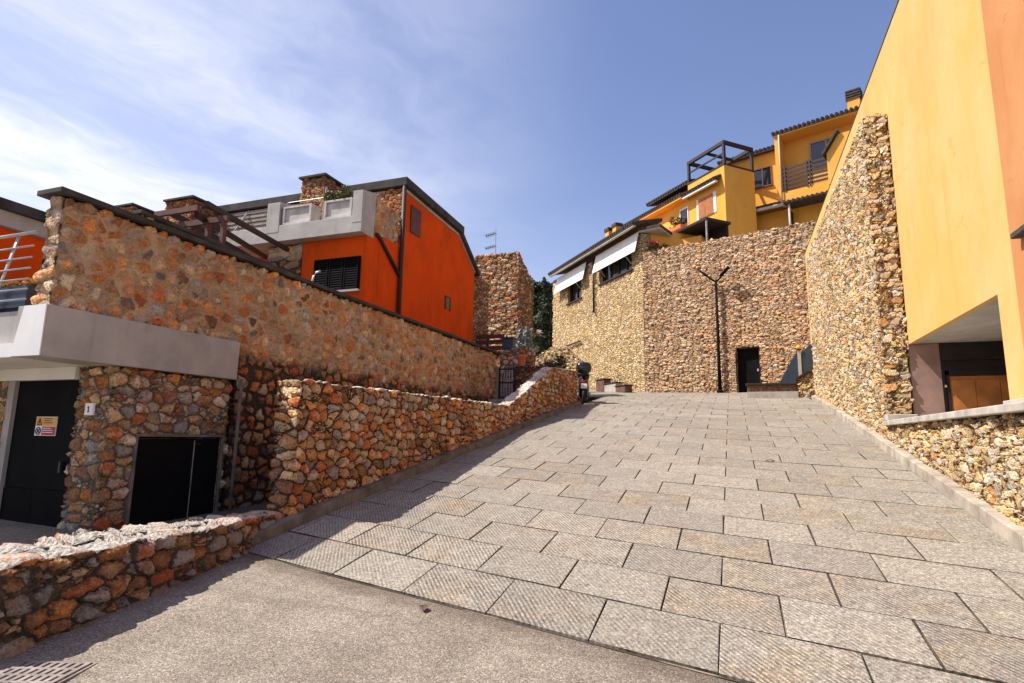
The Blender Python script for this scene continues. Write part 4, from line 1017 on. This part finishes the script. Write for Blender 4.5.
# dark canopy on the terrace
cpn = thing('terrace_canopy', 'dark flat canopy on a thin post above the stone wall', 'canopy', (-.98, 32.3, 12))
cf = frame((-.98, 32.3), -44, -1)
cq = MB(cf).hexa([(0, 0, 13.45), (3.2, 0, 13.45), (3.2, -1.75, 13.45), (0, -1.75, 13.45), (0, 0, 13.60), (3.2, 0, 13.60), (3.2, -1.75, 13.60), (0, -1.75, 13.60)])
part(cpn, 'roof_panel', cq, M['wood_dark'], bev=.01)
part(cpn, 'post', MB(cf).box((.03, -.12, 11.7), (.11, -.04, 13.448)), M['slat'])
part(cpn, 'post', MB(cf).box((3.05, -.12, 11.7), (3.13, -.04, 13.448)), M['slat'])
part(cpn, 'shade_sheet', MB(cf).box((.15, -1.7, 11.75), (3.1, -1.6, 13.448)), M['wood_dark'])  # black shade under the canopy, built as a dark sheet

# ------------------------------------------------------------------ middle and right yellow house
PH = (2.94, 35.0)
HR = frame(PH, 111, 1); MWf = frame((2.253, 36.5), 111, 1)
yh = thing('balcony_house', 'yellow house with wooden balcony railing, tiled roof and chimney', 'house', (4, 35.5, 11.8))
part(yh, 'wall', MB(HR).box((.0, -6, 11.8), (6.6, -1.0, 19.0)), M['yellow_far'])
part(yh, 'side_wall', MB(HR).box((-.12, -1.05, 15.0), (.10, .02, 19.0)), M['yellow_far'])
tiled(yh, 'roof', HR, -.2, 7, .15, -6.0, 18.98, 20.6, label='tiled roof with rounded edge')
part(yh, 'fascia', MB(HR).box((-.15, -.999, 18.90), (6.8, .1, 18.975)), M['yellow_far'])
c = part(yh, 'chimney', MB(HR).box((3.62, -.9, 19.0), (4.22, -.35, 19.95)), M['yellow_far'])
q = MB(HR)
for i in range(4): q.box((3.56, -.95, 19.952+i*.15), (4.28, -.30, 20.04+i*.15))
q.box((3.7, -.8, 19.96), (4.14, -.45, 20.5))
part(c, 'chimney_cap', q, M['tile'])
part(yh, 'balcony', MB(HR).box((.0, -1.0, 14.95), (3.4, .05, 15.5)), M['yellow_far'])
wn = part(yh, 'window', MB(HR).box((1.55, -1.0, 16.9), (3.1, -.95, 18.35)), M['glass'])
q = MB(HR).box((1.47, -1.0, 16.85), (1.55, -.90, 18.43)).box((3.1, -1.0, 16.85), (3.18, -.90, 18.43)).box((1.551, -1.0, 18.35), (3.099, -.90, 18.43)).box((2.28, -.949, 16.9), (2.37, -.91, 18.349)).box((1.551, -.949, 16.9), (3.099, -.91, 16.99))
part(wn, 'frame', q, M['slat'])
rl = MB(HR)
for i in range(6): rl.box((.1, .0, 15.62+i*.235), (3.4, .04, 15.74+i*.235))
for t_ in (.30, 1.45, 1.6, 2.9): rl.box((t_, .041, 15.5), (t_+.09, .10, 17.0))
for i in range(6): rl.box((.06, -1.0, 15.62+i*.235), (.095, .0, 15.74+i*.235))
part(yh, 'railing', rl, M['brownpaint'])
part(yh, 'drain_pipe', MB(HR).tube([(.16, .14, 14.9), (.16, .14, 18.95)], .035, 8), M['conc_pale'], smooth=True)
# lower dark canopy under the balcony
tiled(yh, 'canopy', HR, .35, 3.6, .75, -.99, 14.55, 14.80, th=.08, label='dark tiled canopy under the balcony')
part(yh, 'canopy_post', MB(HR).tube([(.62, .6, 11.8), (.62, .6, 14.55)], .06, 8), M['conc_pale'], smooth=True)
wn = part(yh, 'lower_window', MB(HR).box((1.2, -.999, 12.2), (3.1, -.95, 13.6)), M['glass'])
part(wn, 'frame', MB(HR).box((1.12, -.999, 12.15), (1.2, -.9, 13.66)).box((3.1, -.999, 12.15), (3.18, -.9, 13.66)).box((1.2, -.999, 13.58), (3.1, -.91, 13.66)), M['wood_dark'])
part(yh, 'side_post', MB(HR).box((.28, .3, 11.8), (.58, .5, 13.1)), M['yellow_far'])
# gabled dormer at the right
dm = part(yh, 'gabled_porch', MB(HR).prism([(2.75, 1.1, 14.9), (2.75, 1.1, 16.6), (3.35, 1.1, 17.5), (4.6, 1.1, 17.5), (4.6, 1.1, 14.9)], (0, 0, 0) if False else tuple(b_-a for a, b_ in zip((0, 0, 0), (0, -1.0, 0)))), M['yellow_far'])
q = MB(HR).hexa([(2.6, 1.3, 16.48), (3.4, 1.3, 17.66), (3.4, -.95, 17.66), (2.6, -.95, 16.48), (2.56, 1.3, 16.60), (3.36, 1.3, 17.78), (3.36, -.95, 17.78), (2.56, -.95, 16.60)])
part(dm, 'roof', q, M['tile'])
part(dm, 'vent', MB(HR).lathe((2.78, .6, 15.5), [(.30, -.04), (.30, .02), (.2, .04)], 18, axis=(HR(-1,0,0)[0]-HR(0,0,0)[0], HR(-1,0,0)[1]-HR(0,0,0)[1], 0)), M['terracotta'])
# link house between the two
mh = thing('link_house', 'narrow yellow house wall with one dark window between terrace house and balcony house', 'house', (2, 37, 11.8))
part(mh, 'wall', MB(MWf).box((-2.4, -4, 11.8), (1.05, 0, 18.7)), M['yellow_far'])
tiled(mh, 'roof', MWf, -2.6, 1.0, .4, -4, 18.65, 19.9, label='tiled roof')
wn = part(mh, 'window', MB(MWf).box((-.58, .0, 16.7), (.42, .03, 17.78)), M['glass'])
q = MB(MWf)
for t_ in (-.64, -.09, .42): q.box((t_, .0, 16.66), (t_+.06, .06, 17.84))
q.box((-.579, .031, 17.78), (.419, .06, 17.84)); q.box((-.68, .0, 16.58), (.52, .12, 16.655))
part(wn, 'frame', q, M['redbrown'])
tiled(mh, 'porch_roof', HR, -2.3, .26, .0, -1.6, 14.85, 15.45, th=.1, label='low tiled porch roof')
part(mh, 'gutter', MB(HR).tube([(-2.35, .10, 14.78), (.28, .10, 14.78)], .10, 8), M['conc_pale'], smooth=True)
part(mh, 'porch_wall', MB(HR).box((-2.3, -1.7, 11.8), (.30, -.9, 14.84)), M['yellow_far'])
part(mh, 'porch_post', MB(HR).box((.30, -.85, 11.8), (.42, -.3, 14.5)), M['wood_dark'])
ftp = thing('roof_pot', 'small terracotta pot on the low tiled porch roof', 'plant pot', HR(-.2, -.9, 15.3))
part(ftp, 'pot', MB(HR).lathe((-.2, -.9, 15.22), [(.14, 0), (.2, .3), (.23, .3), (.23, .36), (.18, .36)], 14), M['terracotta'])

# ------------------------------------------------------------------ hillside and trees behind
mb = MB()
hx = [-70+i*4 for i in range(36)]; hy = [43+j*4 for j in range(30)]
for x in hx:
    for y in hy:
        z = 3.9+.30*min(y-43, 62)-.12*max(0, y-105)+1.3*noise.noise(Vector((x*.07, y*.07, 0)))-.06*max(0, x+5)
        mb.v.append((x, y, z))
n = len(hy)
for i in range(len(hx)-1):
    for j in range(n-1): mb.f.append((i*n+j, (i+1)*n+j, (i+1)*n+j+1, i*n+j+1))
struct('hillside', mb, M['earth'], 'wooded hillside rising behind the buildings', 'hill', recalc=False, smooth=True)
def tree(name, label, base, H, r, clumps, n, s, m, trunk_h, tr, cat='tree', grp='trees on the hillside', cone=False, seed=1):
    t_ = thing(name, label, cat, base, grp); R_ = random.Random(seed); q = MB()
    for k in range(clumps):
        if cone:
            h = (k+.5)/clumps; rr = r*(1-h)**.6*.8+.12
            c = (base[0]+R_.uniform(-.2, .2), base[1]+R_.uniform(-.2, .2), base[2]+trunk_h+(H-trunk_h)*h); rad_ = (rr, rr, (H-trunk_h)/clumps*1.3)
        else:
            a = R_.uniform(0, 2*pi); d_ = r*math.sqrt(R_.random())*.85; hh = R_.random()
            c = (base[0]+d_*cos(a), base[1]+d_*sin(a), base[2]+trunk_h+(H-trunk_h)*(.15+.75*hh*(1-.4*(d_/r)**2)))
            k_ = R_.uniform(.22, .38); rad_ = (r*k_, r*k_, r*k_*.65)
        leaves(q, c, rad_, n, s, seed=R_.randint(0, 99999), shell=.6)
    part(t_, 'crown', q, m, recalc=False)
    q = MB(); top_ = base[2]+trunk_h+(H-trunk_h)*.6
    q.tube([(base[0], base[1], base[2]-.6), (base[0]+.1, base[1], base[2]+trunk_h), (base[0]+.15, base[1]+.1, top_)], [tr, tr*.75, tr*.25], 8)
    for k in range(5 if not cone else 0):
        a = R_.uniform(0, 2*pi)
        q.tube([(base[0]+.1, base[1], base[2]+trunk_h*R_.uniform(.9, 1.2)), (base[0]+cos(a)*r*.6, base[1]+sin(a)*r*.6, base[2]+trunk_h+(H-trunk_h)*R_.uniform(.3, .7))], [tr*.4, tr*.12], 6)
    part(t_, 'trunk', q, M['bark'])
def hz(x, y): return 3.9+.30*min(y-43, 62)+1.3*noise.noise(Vector((x*.07, y*.07, 0)))-.06*max(0, x+5)
tree('pine_tree', 'dark umbrella pine crown between stone tower and far house', (-20.2, 61, hz(-20.2, 61)), 10.2, 3.0, 26, 260, .22, M['pine'], 4.6, .28, seed=3)
tree('pine_tree', 'dark pine touching the corner of the awning house', (-17.4, 58, hz(-17.4, 58)), 9.6, 2.4, 22, 240, .22, M['pine'], 4.6, .25, seed=4)
tree('cypress_tree', 'narrow dark cypress close to the corner of the sunlit stone building', (-16.0, 51.5, hz(-16, 51.5)), 9.4, .9, 16, 190, .16, M['pine'], .5, .16, cone=True, seed=5)
tree('olive_tree', 'paler green tree under the pines beside the stone tower', (-17.6, 52, hz(-17.6, 52)), 6.6, 1.9, 20, 200, .16, M['olive'], 2.4, .18, seed=6)
tree('oak_tree', 'dark round bush tree low on the slope beside the stone tower', (-15.2, 46, hz(-15.2, 46)), 5.2, 1.8, 20, 190, .15, M['scrub'], 1.2, .15, seed=8)
tree('oak_tree', 'dark bush tree on the slope against the sunlit stone building', (-13.2, 44.5, hz(-13.2, 44.5)), 4.4, 1.6, 18, 190, .15, M['pine'], 1.0, .14, seed=9)
tree('pine_tree', 'tall pine farther up the hillside behind the other trees', (-24.5, 70, hz(-24.5, 70)), 9.5, 3.2, 24, 220, .25, M['pine'], 3.8, .28, seed=11)
for k in range(9):
    x, y = -24+rnd(0, 11), 46+rnd(0, 22)
    pass
# small pale hut on the slope
ht = thing('hillside_house', 'small pale house half hidden among the trees on the slope', 'house', (-18.9, 55.5, hz(-18.9, 55.5)))
z0 = hz(-18.9, 55.5)
part(ht, 'wall', MB().box((-20.4, 55.5, z0-1), (-17.6, 58, z0+4.2)), M['conc_pale'])
part(ht, 'roof', MB().prism([(-20.7, 55.2, z0+4.2), (-17.3, 55.2, z0+4.2), (-19, 55.2, z0+5.0)], (0, 3.1, 0)), M['terracotta'])

for (x, y, a, lab) in ((.62, 12.6, .5, 'small dark fallen leaf lying in the middle of the paved ramp'), (-2.75, 5.15, 2.1, 'small dark fallen leaf on the asphalt just in front of the paving edge')):
    zz = (ramp(y)+.035) if y > 8 else asph(x, y)+.012
    q = MB(); n_ = 7; top_ = []
    for k in range(n_+1):
        t_ = k/n_; w_ = .045*sin(pi*min(1, t_*1.05))*(1-.3*t_)+.002; l_ = -.09+.18*t_; h_ = .02*sin(pi*t_)
        for sgn in (-1, 0, 1):
            q.v.append((x+l_*cos(a)-sgn*w_*sin(a), y+l_*sin(a)+sgn*w_*cos(a), zz+h_+(.012 if sgn else 0)))
    for k in range(n_):
        for j_ in (0, 1): q.f.append((3*k+j_, 3*k+j_+1, 3*k+j_+4, 3*k+j_+3))
    solo('fallen_leaf', lab, 'leaf', q, M['bark'], (x, y, zz), 'fallen leaves', recalc=False)

# ------------------------------------------------------------------ light and sky
SUN = Vector((-.70, -.245, 1.0)).normalized()
el = math.asin(SUN.z); azs = math.atan2(SUN.x, SUN.y)
L = bpy.data.lights.new('sun', 'SUN'); L.energy = 4.8; L.angle = rad(.53); L.color = (1., .94, .85)
so = bpy.data.objects.new('sun', L); COL.objects.link(so); so.rotation_euler = SUN.to_track_quat('Z', 'Y').to_euler(); so.location = (0, 0, 40)
w = bpy.data.worlds.new('World'); scene.world = w; w.use_nodes = True
t = w.node_tree; t.nodes.clear(); g = G(t)
sky = g.n('TexSky'); sky.sky_type = 'NISHITA'; sky.sun_disc = False; sky.sun_elevation = el; sky.sun_rotation = azs
sky.air_density = 1.2; sky.dust_density = .6; sky.ozone_density = 2.2; sky.altitude = 50
co = g.n('TexCoord').outputs['Generated']
sx = g.n('SeparateXYZ'); g.l(co, sx.inputs[0])
# thin cirrus: project the view direction on a high layer
den = g.math('MAXIMUM', sx.outputs[2], .06)
pxy = g.n('CombineXYZ'); g.l(g.math('DIVIDE', sx.outputs[0], den), pxy.inputs[0]); g.l(g.math('DIVIDE', sx.outputs[1], den), pxy.inputs[1])
wp_ = g.vmath('ADD', pxy.outputs[0], g.scale(g.vmath('SUBTRACT', g.noise(pxy.outputs[0], .55, 4, .6, 'Color'), (.5, .5, .5)), 1.5))
st = g.mapping(wp_, (.95, .42, 1), (0, 0, rad(35)))
n1 = g.noise(st, .9, 8, .62); n2 = g.noise(g.mapping(wp_, (1, 1, 1), (0, 0, 0), (3.1, 1.7, 0)), .33, 4, .5)
cl = g.math('MULTIPLY', g.rng(n1, .34, .68, smooth=True), g.rng(n2, .32, .54, smooth=True))
left = g.rng(g.math('ADD', sx.outputs[0], g.math('MULTIPLY', sx.outputs[1], .22)), -.70, .06, 1., .0, True)
cl = g.math('ADD', g.math('MULTIPLY', cl, left), g.math('MULTIPLY', g.math('MULTIPLY', left, g.rng(g.noise(wp_, .5, 3, .5), .3, .65, .1, 1., True)), .30), True)
haze = g.rng(sx.outputs[2], .0, .45, .20, .0, True)
tint = g.mix(1., sky.outputs['Color'], (1.0, .88, 1.0), 'MULTIPLY')
skyc = g.mix(g.math('ADD', g.math('MULTIPLY', cl, .85), haze, True), tint, (6.6, 6.7, 7.4))
bg = g.n('Background'); g.l(skyc, bg.inputs[0]); bg.inputs[1].default_value = .11
ow = g.n('OutputWorld'); g.l(bg.outputs[0], ow.inputs[0])

# ------------------------------------------------------------------ camera
yaw, pit, rol, fpx = rad(20.4916), rad(9.2385), rad(.9513), 593.35
fw = Vector((-sin(yaw)*cos(pit), cos(yaw)*cos(pit), sin(pit))); r0 = Vector((cos(yaw), sin(yaw), 0)); u0 = r0.cross(fw)
r1 = r0*cos(rol)+u0*sin(rol); u1 = -r0*sin(rol)+u0*cos(rol)
cam = bpy.data.cameras.new('camera'); cam.sensor_width = 36; cam.lens = fpx/1024*36; cam.clip_end = 4000; cam.clip_start = .05
cob = bpy.data.objects.new('camera', cam); COL.objects.link(cob)
mw_ = Matrix((r1, u1, -fw)).transposed().to_4x4(); mw_.translation = Vector((0, 0, 1.6)); cob.matrix_world = mw_
scene.camera = cob
vs = scene.view_settings; vs.view_transform = 'Standard'; vs.look = 'None'; vs.exposure = .6; vs.gamma = 1; vs.use_curve_mapping = False
scene.cycles.max_bounces = 6; scene.cycles.use_denoising = True
